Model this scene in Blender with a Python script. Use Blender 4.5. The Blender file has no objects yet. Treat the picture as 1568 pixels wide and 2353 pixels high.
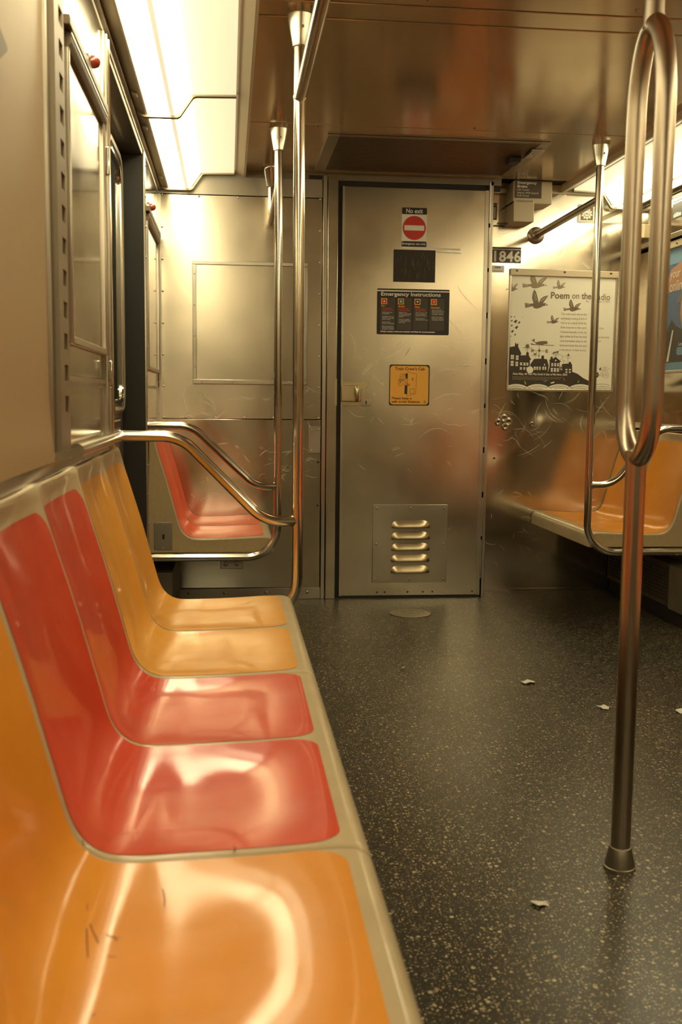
import bpy, bmesh, math, random
from mathutils import Vector, Matrix
random.seed(7)
SC = bpy.context.scene
COL = SC.collection
PI = math.pi

# ---------------------------------------------------------------- camera, world, exposure
cam = bpy.data.cameras.new('camera')
cam.sensor_fit = 'VERTICAL'; cam.sensor_height = 36.0; cam.sensor_width = 24.0
cam.lens = 36.0 * 2390.0 / 2353.0
cam.clip_start = 0.02
camo = bpy.data.objects.new('camera', cam); COL.objects.link(camo)
CR = Vector((0.99419951, -0.10709118, 0.00994)); CU = Vector((0.00184239, 0.10936532, 0.99399992)); CB = Vector((-0.10753572, -0.98821592, 0.10892825))
mw = Matrix((CR, CU, CB)).transposed().to_4x4(); mw.translation = (0, 0, 1.023)
camo.matrix_world = mw
cam.dof.use_dof = True; cam.dof.focus_distance = 5.2; cam.dof.aperture_fstop = 6.5
SC.camera = camo
world = bpy.data.worlds.new('tunnel_darkness'); SC.world = world; world.use_nodes = True
world.node_tree.nodes['Background'].inputs[0].default_value = (0.010, 0.011, 0.009, 1)
SC.view_settings.view_transform = 'Standard'; SC.view_settings.look = 'None'
SC.view_settings.gamma = 1.0; SC.view_settings.use_curve_mapping = False
SC.view_settings.exposure = 0.20
LENS_E = 10.0; SLOPE_E = 6.0; LIGHT_RGB = (1.0, 0.87, 0.53)
try:
    SC.cycles.use_denoising = True
    SC.cycles.max_bounces = 10; SC.cycles.glossy_bounces = 6; SC.cycles.diffuse_bounces = 4
    SC.cycles.sample_clamp_indirect = 6.0
except Exception: pass

# ---------------------------------------------------------------- materials
def node_mat(name):
    m = bpy.data.materials.new(name); m.use_nodes = True
    nt = m.node_tree; return m, nt, nt.nodes['Principled BSDF']
def ln(nt, a, b): nt.links.new(a, b)
def coords(nt, scale=(1, 1, 1), rot=(0, 0, 0)):
    tc = nt.nodes.new('ShaderNodeTexCoord'); mp = nt.nodes.new('ShaderNodeMapping')
    mp.inputs['Scale'].default_value = scale; mp.inputs['Rotation'].default_value = rot
    ln(nt, tc.outputs['Object'], mp.inputs[0]); return mp.outputs[0]
def noise(nt, vec, scale, detail=3, rough=.5, dist=0):
    n = nt.nodes.new('ShaderNodeTexNoise'); n.inputs['Scale'].default_value = scale
    n.inputs['Detail'].default_value = detail; n.inputs['Roughness'].default_value = rough
    n.inputs['Distortion'].default_value = dist
    ln(nt, vec, n.inputs['Vector']); return n.outputs[0]
def rng(nt, val, a, b, c, d):
    r = nt.nodes.new('ShaderNodeMapRange'); r.inputs[1].default_value = a; r.inputs[2].default_value = b
    r.inputs[3].default_value = c; r.inputs[4].default_value = d; ln(nt, val, r.inputs[0]); return r.outputs[0]
def mixc(nt, fac, a, b):
    m = nt.nodes.new('ShaderNodeMix'); m.data_type = 'RGBA'
    if hasattr(fac, 'links'): ln(nt, fac, m.inputs[0])
    else: m.inputs[0].default_value = fac
    for s, v in ((6, a), (7, b)):
        if isinstance(v, tuple): m.inputs[s].default_value = (*v, 1)
        else: ln(nt, v, m.inputs[s])
    return m.outputs[2]
def math_n(nt, op, a, b=None):
    m = nt.nodes.new('ShaderNodeMath'); m.operation = op
    for i, v in enumerate((a, b)):
        if v is None: continue
        if hasattr(v, 'links'): ln(nt, v, m.inputs[i])
        else: m.inputs[i].default_value = v
    return m.outputs[0]
def bump(nt, bs, h, strength, dist=.002):
    b = nt.nodes.new('ShaderNodeBump'); b.inputs['Strength'].default_value = strength; b.inputs['Distance'].default_value = dist
    ln(nt, h, b.inputs['Height']); ln(nt, b.outputs[0], bs.inputs['Normal'])

def steel(name, base=(.60, .56, .48), r0=.16, r1=.30, aniso=0, streak=(2, 2, 40), scratches=False, smear=.12, bstr=.06):
    m, nt, bs = node_mat(name)
    bs.inputs['Metallic'].default_value = 1
    v = coords(nt); vs = coords(nt, streak)
    n1 = noise(nt, v, 2.2, 3, .5, .4); n2 = noise(nt, vs, 6, 3)
    k = math_n(nt, 'ADD', math_n(nt, 'MULTIPLY', n1, .88), math_n(nt, 'MULTIPLY', n2, .12))
    rough = rng(nt, k, .35, .65, r0, r1)
    dark = tuple(c * (1 - smear * 1.6) for c in base); lite = tuple(min(1, c * (1 + smear)) for c in base)
    colr = mixc(nt, rng(nt, n1, .35, .65, 0, 1), dark, lite)
    if scratches:
        nd = nt.nodes.new('ShaderNodeTexNoise'); nd.inputs['Scale'].default_value = 2.3; nd.inputs['Detail'].default_value = 1
        ln(nt, v, nd.inputs['Vector'])
        dv = nt.nodes.new('ShaderNodeVectorMath'); dv.operation = 'MULTIPLY_ADD'
        ln(nt, nd.outputs[1], dv.inputs[0]); dv.inputs[1].default_value = (.9, .9, .9); ln(nt, v, dv.inputs[2])
        vo = nt.nodes.new('ShaderNodeTexVoronoi'); vo.feature = 'DISTANCE_TO_EDGE'; vo.inputs['Scale'].default_value = 3.1
        ln(nt, dv.outputs[0], vo.inputs['Vector'])
        line = rng(nt, vo.outputs['Distance'], .002, .011, 1, 0)
        msk = rng(nt, noise(nt, v, 5.5, 2), .56, .66, 0, 1)
        vg = nt.nodes.new('ShaderNodeSeparateXYZ'); ln(nt, v, vg.inputs[0])
        f = math_n(nt, 'MULTIPLY', math_n(nt, 'MULTIPLY', line, msk), .40)
        colr = mixc(nt, f, colr, (.86, .82, .72))
        rough = math_n(nt, 'ADD', rough, math_n(nt, 'MULTIPLY', f, .16))
    ln(nt, colr, bs.inputs['Base Color']); ln(nt, rough, bs.inputs['Roughness'])
    if aniso:
        bs.inputs['Anisotropic'].default_value = aniso; bs.inputs['Anisotropic Rotation'].default_value = .25
        t = nt.nodes.new('ShaderNodeTangent'); t.direction_type = 'RADIAL'; t.axis = 'Z'; ln(nt, t.outputs[0], bs.inputs['Tangent'])
    if bstr: bump(nt, bs, noise(nt, v, 1.8, 1), bstr, .010)
    return m
def plain(name, base, rough=.5, metal=0, var=.0, coat=0, spec=.5, vscale=8, bstr=0):
    m, nt, bs = node_mat(name)
    bs.inputs['Roughness'].default_value = rough; bs.inputs['Metallic'].default_value = metal
    bs.inputs['Specular IOR Level'].default_value = spec
    if coat: bs.inputs['Coat Weight'].default_value = coat; bs.inputs['Coat Roughness'].default_value = .08
    n = noise(nt, coords(nt), vscale, 4, .6)
    a = tuple(c * (1 - var) for c in base); b = tuple(min(1, c * (1 + var)) for c in base)
    ln(nt, mixc(nt, n, a, b), bs.inputs['Base Color'])
    if bstr: bump(nt, bs, n, bstr)
    return m
def plastic(name, base, chips=True, rough=.34):
    m, nt, bs = node_mat(name)
    v = coords(nt)
    n = noise(nt, v, 5, 4, .6)
    c = mixc(nt, rng(nt, n, .3, .7, 0, 1), tuple(x * .90 for x in base), tuple(min(1, x * 1.06) for x in base))
    if chips:
        sp = rng(nt, noise(nt, coords(nt, (1, 1.6, 1)), 34, 3, .6), .775, .79, 0, .8)
        c = mixc(nt, sp, c, (.10, .045, .015))
    ln(nt, c, bs.inputs['Base Color'])
    ln(nt, rng(nt, noise(nt, v, 9, 4), .3, .7, rough + .06, rough + .2), bs.inputs['Roughness'])
    bs.inputs['Specular IOR Level'].default_value = .25
    bs.inputs['Coat Weight'].default_value = .44
    ln(nt, rng(nt, noise(nt, v, 7, 4, .6), .35, .7, .055, .115), bs.inputs['Coat Roughness'])
    bump(nt, bs, noise(nt, v, 14, 2), .05, .01)
    return m
def lamp(name, strength):
    m, nt, bs = node_mat(name)
    bs.inputs['Base Color'].default_value = (.8, .78, .7, 1); bs.inputs['Roughness'].default_value = .35
    bs.inputs['Emission Color'].default_value = (*LIGHT_RGB, 1); bs.inputs['Emission Strength'].default_value = strength
    return m

M = {}
M['steel_end'] = steel('brushed_steel_bulkhead', base=(.64, .57, .45), r0=.20, r1=.262, aniso=.35, bstr=.05)
M['steel_door'] = steel('brushed_steel_door', base=(.66, .59, .46), r0=.20, r1=.262, aniso=.4, bstr=.05)
M['steel_mirror'] = steel('polished_steel_panel', base=(.68, .62, .51), r0=.09, r1=.19, aniso=.4, bstr=.05)
M['steel_side'] = steel('polished_side_steel', base=(.66, .60, .50), r0=.07, r1=.15, bstr=.02)
M['steel_trim'] = steel('steel_trim', base=(.55, .50, .42), r0=.28, r1=.36, bstr=.02)
M['steel_dull'] = steel('dull_grey_steel', base=(.40, .36, .29), r0=.36, r1=.52, bstr=.04)
M['steel_dark'] = steel('grimy_dark_steel', base=(.26, .23, .18), r0=.34, r1=.5, bstr=.04)
M['chrome'] = steel('polished_rail_steel', base=(.68, .64, .56), r0=.09, r1=.17, streak=(40, 40, 2), bstr=.01, smear=.05)
M['cap_steel'] = steel('cap_steel', base=(.70, .66, .56), r0=.16, r1=.24, bstr=0)
M['satin'] = steel('satin_pole_steel', base=(.48, .42, .34), r0=.28, r1=.33, streak=(60, 60, 1), bstr=.02, smear=.06)
M['brass'] = steel('worn_yellow_steel', base=(.56, .47, .30), r0=.285, r1=.38, bstr=.02)
M['vent_plate'] = steel('grey_vent_plate', base=(.46, .42, .33), r0=.40, r1=.52, bstr=.02)
M['beige_wall'] = plain('beige_wall_fibreglass', (.41, .30, .16), .42, 0, .04)
M['shell'] = plastic('beige_fibreglass_shell', (.46, .375, .235), chips=False, rough=.36)
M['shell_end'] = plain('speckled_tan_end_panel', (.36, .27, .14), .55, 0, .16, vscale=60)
M['orange'] = plastic('orange_seat_plastic', (.64, .255, .022))
M['yellow'] = plastic('yellow_orange_seat_plastic', (.67, .31, .038))
M['red'] = plastic('red_seat_plastic', (.55, .052, .018))
M['coral'] = plastic('coral_red_seat_plastic', (.76, .115, .045))
M['trim_beige'] = plain('beige_metal_trim', (.58, .49, .34), .40, .1, .04)
M['rail_brown'] = plain('dark_brown_rail', (.16, .12, .075), .42, .3, .05)
M['lens'] = lamp('lit_lamp_lens', LENS_E)
M['slope'] = lamp('lit_lamp_side_lens', SLOPE_E)
M['diffuser'] = lamp('backlit_cream_diffuser', .72)  # panel and divider emit faintly, standing in for a tube behind them
M['frame'] = plain('lamp_frame_beige_metal', (.42, .36, .25), .40, .4, .04)
M['black'] = plain('black_rubber', (.012, .010, .008), .5)
M['void'] = plain('dark_recess', (.02, .016, .012), .7)
M['glass'] = plain('dark_tunnel_glass', (.02, .024, .018), .05, 0, 0, spec=.8)
M['red_lamp'] = plain('red_indicator_cap', (.30, .04, .024), .25, 0, .05, coat=.5)
M['sign_black'] = plain('sign_black', (.022, .016, .010), .45, 0, .2)
M['sign_grey'] = plain('sign_dark_grey', (.060, .050, .036), .45, 0, .2)
M['sign_white'] = plain('sign_off_white', (.84, .82, .74), .45, 0, .03)
M['sign_red'] = plain('sign_red', (.62, .035, .025), .4, 0, .05)
M['sign_yellow'] = plain('sign_yellow', (.82, .42, .06), .42, 0, .03)
M['sign_maroon'] = plain('sign_maroon_print', (.13, .025, .012), .5)
M['sign_green'] = plain('sign_green', (.06, .15, .04), .5)
M['sign_brown'] = plain('sign_dark_brown', (.10, .07, .045), .5, 0, .1)
M['paper'] = plain('poster_paper', (.84, .82, .70), .42, 0, .02)
M['ink'] = plain('poster_dark_ink', (.045, .032, .018), .5)
M['ink_mid'] = plain('poster_grey_ink', (.17, .125, .075), .5)
M['ink_light'] = plain('poster_pale_ink', (.30, .235, .145), .5)
M['print_green'] = plain('poster_green_ink', (.22, .40, .06), .5)
M['print_blue'] = plain('poster_violet_ink', (.16, .17, .42), .5)
M['print_rust'] = plain('poster_rust_ink', (.30, .10, .05), .5)
M['sky_blue'] = plain('advert_blue', (.18, .36, .52), .4, 0, .1)
M['deep_blue'] = plain('advert_deep_blue', (.09, .16, .33), .4, 0, .15, vscale=20)
M['cap_grey'] = plain('advert_cap_grey', (.19, .17, .13), .4)
M['skin'] = plain('advert_skin_tone', (.50, .27, .15), .45, 0, .12, vscale=30)
M['coat_dark'] = plain('advert_dark_coat', (.045, .042, .04), .4)
M['ribbon_red'] = plain('advert_red_ribbon', (.58, .07, .05), .4)
M['litter'] = plain('torn_white_paper', (.62, .60, .52), .8)

def ceiling_mat():
    m, nt, bs = node_mat('brown_semi_gloss_ceiling')
    v = coords(nt); n = noise(nt, v, 1.6, 4, .55)
    ln(nt, mixc(nt, n, (.66, .49, .29), (.74, .57, .35)), bs.inputs['Base Color'])
    bs.inputs['Metallic'].default_value = .72
    ln(nt, rng(nt, noise(nt, v, 3, 2), .3, .7, .14, .20), bs.inputs['Roughness'])
    bump(nt, bs, noise(nt, v, 2.5, 1), .03, .02); return m
M['ceiling'] = ceiling_mat()
M['grille'] = plain('brown_vent_slat', (.12, .095, .065), .30, .7, .1)

def floor_mat():
    m, nt, bs = node_mat('flecked_dark_floor')
    v = coords(nt)
    base = mixc(nt, rng(nt, noise(nt, v, 1.4, 3, .5), .3, .7, 0, 1), (.017, .014, .0095), (.025, .0215, .0145))
    c = base
    for sc, lo, hi in ((75, .80, .34), (135, .68, .36), (240, .60, .36)):
        vo = nt.nodes.new('ShaderNodeTexVoronoi'); vo.voronoi_dimensions = '2D'; vo.inputs['Scale'].default_value = sc
        ln(nt, v, vo.inputs['Vector'])
        sp = nt.nodes.new('ShaderNodeSeparateColor'); ln(nt, vo.outputs['Color'], sp.inputs[0])
        rad = rng(nt, sp.outputs[0], lo, 1.0, 0, hi)
        hit = math_n(nt, 'LESS_THAN', vo.outputs['Distance'], rad)
        fc = mixc(nt, rng(nt, sp.outputs[1], 0, 1, 0, 1), (.20, .14, .07), (.54, .45, .29))
        c = mixc(nt, math_n(nt, 'MULTIPLY', hit, .85), c, fc)
    ln(nt, c, bs.inputs['Base Color'])
    ln(nt, rng(nt, noise(nt, v, 1.7, 3, .5), .3, .7, .285, .36), bs.inputs['Roughness'])
    bs.inputs['Specular IOR Level'].default_value = .48
    bump(nt, bs, noise(nt, v, 60, 3), .08, .002); return m
M['floor'] = floor_mat()

# ---------------------------------------------------------------- geometry helpers
class G:
    def __init__(s): s.v = []; s.f = []
    def add(s, vs, fs):
        n = len(s.v); s.v += [tuple(p) for p in vs]; s.f += [[i + n for i in f] for f in fs]; return s
    def box(s, x0, x1, y0, y1, z0, z1):
        return s.add([(x, y, z) for x in (x0, x1) for y in (y0, y1) for z in (z0, z1)],
                     [(0, 1, 3, 2), (4, 6, 7, 5), (0, 4, 5, 1), (2, 3, 7, 6), (0, 2, 6, 4), (1, 5, 7, 3)])
    def poly(s, pts): return s.add(pts, [list(range(len(pts)))])
    def prism(s, pts, axis, a, b):
        n = len(pts)
        def P(p, t): return {'x': (t, p[0], p[1]), 'y': (p[0], t, p[1]), 'z': (p[0], p[1], t)}[axis]
        return s.add([P(p, a) for p in pts] + [P(p, b) for p in pts],
                     [list(range(n))[::-1], list(range(n, 2 * n))] + [[i, (i + 1) % n, n + (i + 1) % n, n + i] for i in range(n)])
    def tube(s, path, r, n=18, closed=False, caps=True):
        P = [Vector(p) for p in path]; m = len(P); vs = []; fs = []
        T = []
        for i in range(m):
            a = P[(i - 1) % m] if (closed or i > 0) else P[i]; b = P[(i + 1) % m] if (closed or i < m - 1) else P[i]
            T.append((b - a).normalized())
        up = Vector((0, 0, 1)) if abs(T[0].z) < .9 else Vector((1, 0, 0))
        nrm = (up - T[0] * up.dot(T[0])).normalized()
        for i in range(m):
            if i: nrm = (nrm - T[i] * nrm.dot(T[i])).normalized()
            bn = T[i].cross(nrm); rr = r[i] if isinstance(r, (list, tuple)) else r
            for k in range(n):
                a = 2 * PI * k / n; vs.append(P[i] + (nrm * math.cos(a) + bn * math.sin(a)) * rr)
        L = m if closed else m - 1
        for i in range(L):
            j = (i + 1) % m
            for k in range(n):
                q = (k + 1) % n; fs.append([i * n + k, i * n + q, j * n + q, j * n + k])
        if caps and not closed: fs += [list(range(n))[::-1], [(m - 1) * n + k for k in range(n)]]
        return s.add(vs, fs)
    def lathe(s, prof, c, axis='z', n=28):
        vs = []; fs = []; m = len(prof)
        for (r, h) in prof:
            for k in range(n):
                a = 2 * PI * k / n; u, w = r * math.cos(a), r * math.sin(a)
                vs.append({'z': (c[0] + u, c[1] + w, c[2] + h), 'y': (c[0] + u, c[1] + h, c[2] + w), 'x': (c[0] + h, c[1] + u, c[2] + w)}[axis])
        for i in range(m - 1):
            for k in range(n):
                q = (k + 1) % n; fs.append([i * n + k, i * n + q, (i + 1) * n + q, (i + 1) * n + k])
        fs += [list(range(n)), [(m - 1) * n + k for k in range(n)]]
        return s.add(vs, fs)
    def dome(s, c, r, axis='y', sg=-1, n=8, flat=.6):
        return s.lathe([(r, 0), (r * .85, sg * r * flat * .55), (r * .45, sg * r * flat * .9), (r * .05, sg * r * flat)], c, axis, n)
    def grid(s, rows):
        m, n = len(rows), len(rows[0]); vs = [p for r in rows for p in r]
        return s.add(vs, [[i * n + k, i * n + k + 1, (i + 1) * n + k + 1, (i + 1) * n + k] for i in range(m - 1) for k in range(n - 1)])
def fillet(pts, r, n=8):
    P = [Vector(p) for p in pts]; out = [P[0]]
    for i in range(1, len(P) - 1):
        a, b, c = P[i - 1], P[i], P[i + 1]; d1 = (a - b).normalized(); d2 = (c - b).normalized()
        ang = d1.angle(d2); rr = r[i - 1] if isinstance(r, (list, tuple)) else r
        t = min(rr / math.tan(ang / 2), (a - b).length * .95, (c - b).length * .95)
        rr = t * math.tan(ang / 2); ctr = b + (d1 + d2).normalized() * (rr / math.sin(ang / 2))
        v1 = b + d1 * t - ctr; v2 = b + d2 * t - ctr; tot = v1.angle(v2)
        for k in range(n + 1):
            f = k / n; out.append(ctr + (v1 * math.sin((1 - f) * tot) + v2 * math.sin(f * tot)) / math.sin(tot))
    out.append(P[-1]); return out
def rrect(x0, x1, z0, z1, r, n=6):
    o = []
    for cx, cz, a0 in ((x1 - r, z1 - r, 0), (x0 + r, z1 - r, 90), (x0 + r, z0 + r, 180), (x1 - r, z0 + r, 270)):
        for k in range(n + 1):
            a = math.radians(a0 + 90 * k / n); o.append((cx + r * math.cos(a), cz + r * math.sin(a)))
    return o
BASE = {}
def mesh(name, g, mat, smooth=True, angle=35):
    me = bpy.data.meshes.new(name); me.from_pydata(g.v, [], g.f)
    bm = bmesh.new(); bm.from_mesh(me); bmesh.ops.recalc_face_normals(bm, faces=bm.faces); bm.to_mesh(me); bm.free()
    if smooth:
        me.shade_smooth(); me.set_sharp_from_angle(angle=math.radians(angle))
    me.materials.append(M[mat] if isinstance(mat, str) else mat); return me
def part(name, g, mat, parent, smooth=True, label=None, kind=None, bevel=0):
    b = BASE.get(parent.name, (0, 0, 0)) if parent else (0, 0, 0)
    if any(b): g.v = [(p[0] - b[0], p[1] - b[1], p[2] - b[2]) for p in g.v]
    o = bpy.data.objects.new(name, mesh(name, g, mat, smooth)); COL.objects.link(o)
    if parent: o.parent = parent; BASE[o.name] = b
    if label: o['label'] = label
    if kind: o['kind'] = kind
    if bevel:
        md = o.modifiers.new('bevel', 'BEVEL'); md.width = bevel; md.segments = 2; md.limit_method = 'ANGLE'
    return o
def thing(name, label, cat, loc=(0, 0, 0), group=None, rot=None, local=False):
    o = bpy.data.objects.new(name, None); COL.objects.link(o); o.location = loc; o.empty_display_size = .05
    if rot: o.rotation_euler = rot
    o['label'] = label; o['category'] = cat
    if group: o['group'] = group
    BASE[o.name] = (0, 0, 0) if local else tuple(loc); return o
def solo(name, g, mat, label, cat, group=None, bevel=0, smooth=True):
    xs = [p[0] for p in g.v]; ys = [p[1] for p in g.v]; zs = [p[2] for p in g.v]
    c = ((min(xs) + max(xs)) / 2, (min(ys) + max(ys)) / 2, min(zs))
    g.v = [(p[0] - c[0], p[1] - c[1], p[2] - c[2]) for p in g.v]
    o = part(name, g, mat, None, smooth, label, None, bevel); o.location = c; o['category'] = cat
    if group: o['group'] = group
    return o
def struct(name, g, mat, bevel=0):
    o = part(name, g, mat, None, True, None, 'structure', bevel); BASE[o.name] = (0, 0, 0); return o
def text(body, parent, mat, x, z, size, depth, width=None, align='LEFT', bold=0, shear=0, line=1.0, label=None):
    cu = bpy.data.curves.new('lettering', 'FONT'); cu.body = body; cu.size = size; cu.align_x = align
    cu.offset = bold; cu.shear = shear; cu.space_line = line; cu.resolution_u = 3
    ob = bpy.data.objects.new('lettering', cu); me = bpy.data.meshes.new_from_object(ob)
    bpy.data.objects.remove(ob); bpy.data.curves.remove(cu)
    xs = [v.co.x for v in me.vertices]; k = 1
    if width: k = width / max(1e-6, max(xs) - min(xs))
    x0 = min(xs) if align == 'LEFT' else 0
    for v in me.vertices: v.co = (x + (v.co.x - (x0 if width else 0)) * k, -depth, z + v.co.y)
    me.materials.clear(); me.materials.append(M[mat]); me.name = 'lettering'
    o = bpy.data.objects.new('lettering', me); COL.objects.link(o); o.parent = parent
    if label: o['label'] = label
    return o
def flat(pts, depth, th=.0003):
    return G().prism(pts, 'y', -depth, -depth + th)
def ribbon(g, pts, w, depth):
    for a, b in zip(pts[:-1], pts[1:]):
        d = Vector((b[0] - a[0], b[1] - a[1])); L = d.length
        if L < 1e-7: continue
        d /= L; nx, nz = -d.y * w / 2, d.x * w / 2; ex, ez = d.x * w * .3, d.y * w * .3
        g.poly([(a[0] + nx - ex, -depth, a[1] + nz - ez), (a[0] - nx - ex, -depth, a[1] - nz - ez), (b[0] - nx + ex, -depth, b[1] - nz + ez), (b[0] + nx + ex, -depth, b[1] + nz + ez)])
    return g
M['scratch'] = steel('scratched_steel', base=(.86, .80, .68), r0=.55, r1=.62, bstr=0)
def scratch_set(parent, paths, y, seed, x0=0, w=.0017):
    g = G(); rr = random.Random(seed)
    for P in paths:
        n = rr.choice((1, 1, 2, 3))
        for k in range(n):
            o = (rr.uniform(-.006, .006) * k, rr.uniform(-.006, .006) * k); pts = [(p[0] + o[0], p[1] + o[1]) for p in P]
            if len(pts) == 3:
                a, b, c = pts; q = [((1 - t) ** 2 * a[0] + 2 * t * (1 - t) * (2 * b[0] - .5 * a[0] - .5 * c[0]) + t * t * c[0], (1 - t) ** 2 * a[1] + 2 * t * (1 - t) * (2 * b[1] - .5 * a[1] - .5 * c[1]) + t * t * c[1]) for t in [j / 10 for j in range(11)]]
            else: q = [(pts[0][0] + (pts[1][0] - pts[0][0]) * j / 6, pts[0][1] + (pts[1][1] - pts[0][1]) * j / 6) for j in range(7)]
            m = len(q) - 1; ww = w * rr.uniform(.35, 1)
            for j in range(m):
                f0, f1 = math.sin(PI * j / m) * ww / 2, math.sin(PI * (j + 1) / m) * ww / 2
                d = Vector((q[j + 1][0] - q[j][0], q[j + 1][1] - q[j][1])).normalized(); nx, nz = -d.y, d.x
                g.poly([(q[j][0] + nx * f0, y, q[j][1] + nz * f0), (q[j][0] - nx * f0, y, q[j][1] - nz * f0), (q[j + 1][0] - nx * f1, y, q[j + 1][1] - nz * f1), (q[j + 1][0] + nx * f1, y, q[j + 1][1] + nz * f1)])
    return part('scratches', g, 'scratch', parent, kind='stuff', smooth=False)
def screws(name, pts, r, mat, parent, axis='y', sg=-1, stuff=True):
    g = G()
    for p in pts: g.dome(p, r, axis, sg)
    return part(name, g, mat, parent, kind='stuff' if stuff else None)

XL, XR, CX2, ZC, YB, YE, YF = -.34, 2.14, 1.8, 2.12, -2.6, 5.235, 5.39   # left wall, right wall, mirror sum, ceiling, back, cab wall, right end wall

# ---------------------------------------------------------------- the setting
struct('floor', G().box(XL - .25, XR + .25, YB, YF + .1, -.04, 0), 'floor')
ceil = struct('ceiling', G().box(XL - .25, XR + .25, YB, YF + .1, ZC + .012, ZC + .05), 'void')
x0, x1 = .083, 1.717
for a, b in ((YB, -.4), (-.392, 1.30), (1.309, 3.016), (3.028, 3.144), (3.155, 4.326), (4.333, YE)):
    part('ceiling_panel', G().box(x0 + .003, x1 - .003, a, b, ZC, ZC + .012), 'ceiling', ceil, bevel=.002)
for sx in (0, 1):
    P = [(.0315, 2.106), (.077, 2.090), (.083, 2.094), (.083, 2.132), (.0315, 2.132)]
    if sx: P = [(CX2 - x, z) for x, z in P]
    part('trim_strip', G().prism(P, 'y', YB, YE if not sx else YF), 'trim_beige', ceil)
    for z in (0,):
        part('trim_bead', G().box(*sorted(((.079 if not sx else CX2 - .079), (.086 if not sx else CX2 - .086))), YB, YE if not sx else YF, ZC - .030, ZC + .004), 'trim_beige', ceil)
part('rear_end_strip', G().box(.083, 1.36, YE - .006, YE + .03, 2.085, ZC + .012), 'steel_dark', ceil)
screws('ceiling_screws', [(.55, 2.97, ZC), (1.15, 2.97, ZC), (.36, 4.36, ZC), (1.0, 4.30, ZC), (.30, 4.30, ZC)], .006, 'steel_dark', ceil, 'z')

# left side wall
wl = struct('wall_left', G().box(XL - .30, XL - .26, YB, YF + .1, 0, ZC + .05), 'void')
P = [(XL - .05, 2.04), (XL, 2.04), (XL, 1.02), (XL + .002, .985), (XL + .005, .945), (XL + .008, .90), (XL + .008, .86), (XL - .05, .86)]
part('wall_panel', G().prism(P, 'y', YB, 2.045), 'beige_wall', wl, label='beige moulded wall panel flaring at its foot')
part('panel_edge_strip', G().box(XL - .05, XL + .006, 2.047, 2.062, .87, 2.04), 'steel_trim', wl)
part('panel_edge_groove', G().box(XL - .05, XL - .012, 2.062, 2.112, .87, 2.04), 'void', wl)
hs = G()
hs.box(XL - .03, XL + .012, 2.112, 2.165, .912, 2.04)
hs.box(XL - .03, XL + .012, 2.213, 2.232, .912, 2.04)
zz = 1.005; zlist = []
while zz < 2.03:
    zlist.append(zz); zz += .0633
prev = .912
for z in zlist:
    hs.box(XL - .03, XL + .012, 2.165, 2.213, prev, z - .016); prev = z + .016
hs.box(XL - .03, XL + .012, 2.165, 2.213, prev, 2.04)
M['hinge'] = plain('brown_grey_hinge_metal', (.27, .215, .145), .42, .35, .05)
part('hinge_strip', hs, 'hinge', wl, label='slotted steel hinge strip beside the beige panel')
kn = G()
for z in zlist: kn.tube([(XL - .002, 2.200, z - .014), (XL - .002, 2.200, z + .014)], .009, 10)
part('hinge_knuckle', kn, 'steel_dull', wl, kind='stuff')
part('hinge_backing', G().box(XL - .04, XL - .02, 2.10, 2.24, .9, 2.04), 'void', wl)
part('panel_bright_edge', G().box(XL - .03, XL + .004, 2.236, 2.262, .90, 2.04), 'chrome', wl)
# polished pocket panels beside the doorways
def pocket(y0, y1, near):
    part('pocket_panel', G().box(XL - .03, XL, y0, y1, .36, 1.062), 'steel_side', wl, bevel=.002)
    part('pocket_panel', G().box(XL - .03, XL - .002, y0, y1, 1.066, 1.792), 'steel_side', wl, bevel=.002)
    part('header_panel', G().box(XL - .03, XL + .003, y0, y1, 1.796, 1.995), 'steel_side', wl, bevel=.002)
    part('pocket_seam_strip', G().box(XL, XL + .004, y0, y1, 1.056, 1.066), 'steel_trim', wl)
pocket(2.264, 3.0, True); pocket(4.375, YE, False)
for y0, y1, zb in ((2.95, 3.046, .0), (4.330, 4.372, .0)):
    part('door_post', G().box(XL - .09, XL + .010, y0, y1, zb, 1.995), 'steel_trim', wl, bevel=.004)
part('post_bead', G().tube([(XL + .012, 3.02, .02), (XL + .012, 3.02, 1.99)], .006, 10), 'chrome', wl)
part('post_bead', G().tube([(XL + .012, 2.975, .02), (XL + .012, 2.975, 1.99)], .005, 10), 'steel_trim', wl)
for z0 in (1.045, 1.62):
    part('post_latch', G().box(XL + .008, XL + .020, 2.962, 2.975, z0, z0 + .075), 'chrome', wl, bevel=.003)
part('door_jamb', G().box(XL - .10, XL + .004, 4.322, 4.332, 0, 1.99), 'black', wl)
part('door_header', G().box(XL - .14, XL + .002, 3.046, 4.33, 1.975, 2.04), 'steel_dark', wl, bevel=.003)
part('lower_wall', G().box(XL - .03, XL - .004, 4.375, YE, 0, .36), 'steel_dark', wl)
part('lower_wall', G().box(XL - .03, XL - .004, YB, 3.0, 0, .88), 'steel_dark', wl)
screws('post_rivets', [(XL + .010, 4.348, z) for z in [.5 + .12 * k for k in range(13)]], .0055, 'steel_trim', wl, 'x', 1)
screws('panel_rivets', [(XL, 5.19, z) for z in [.94, 1.09, 1.27, 1.45, 1.63, 1.80]], .005, 'steel_trim', wl, 'x', 1)
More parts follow.
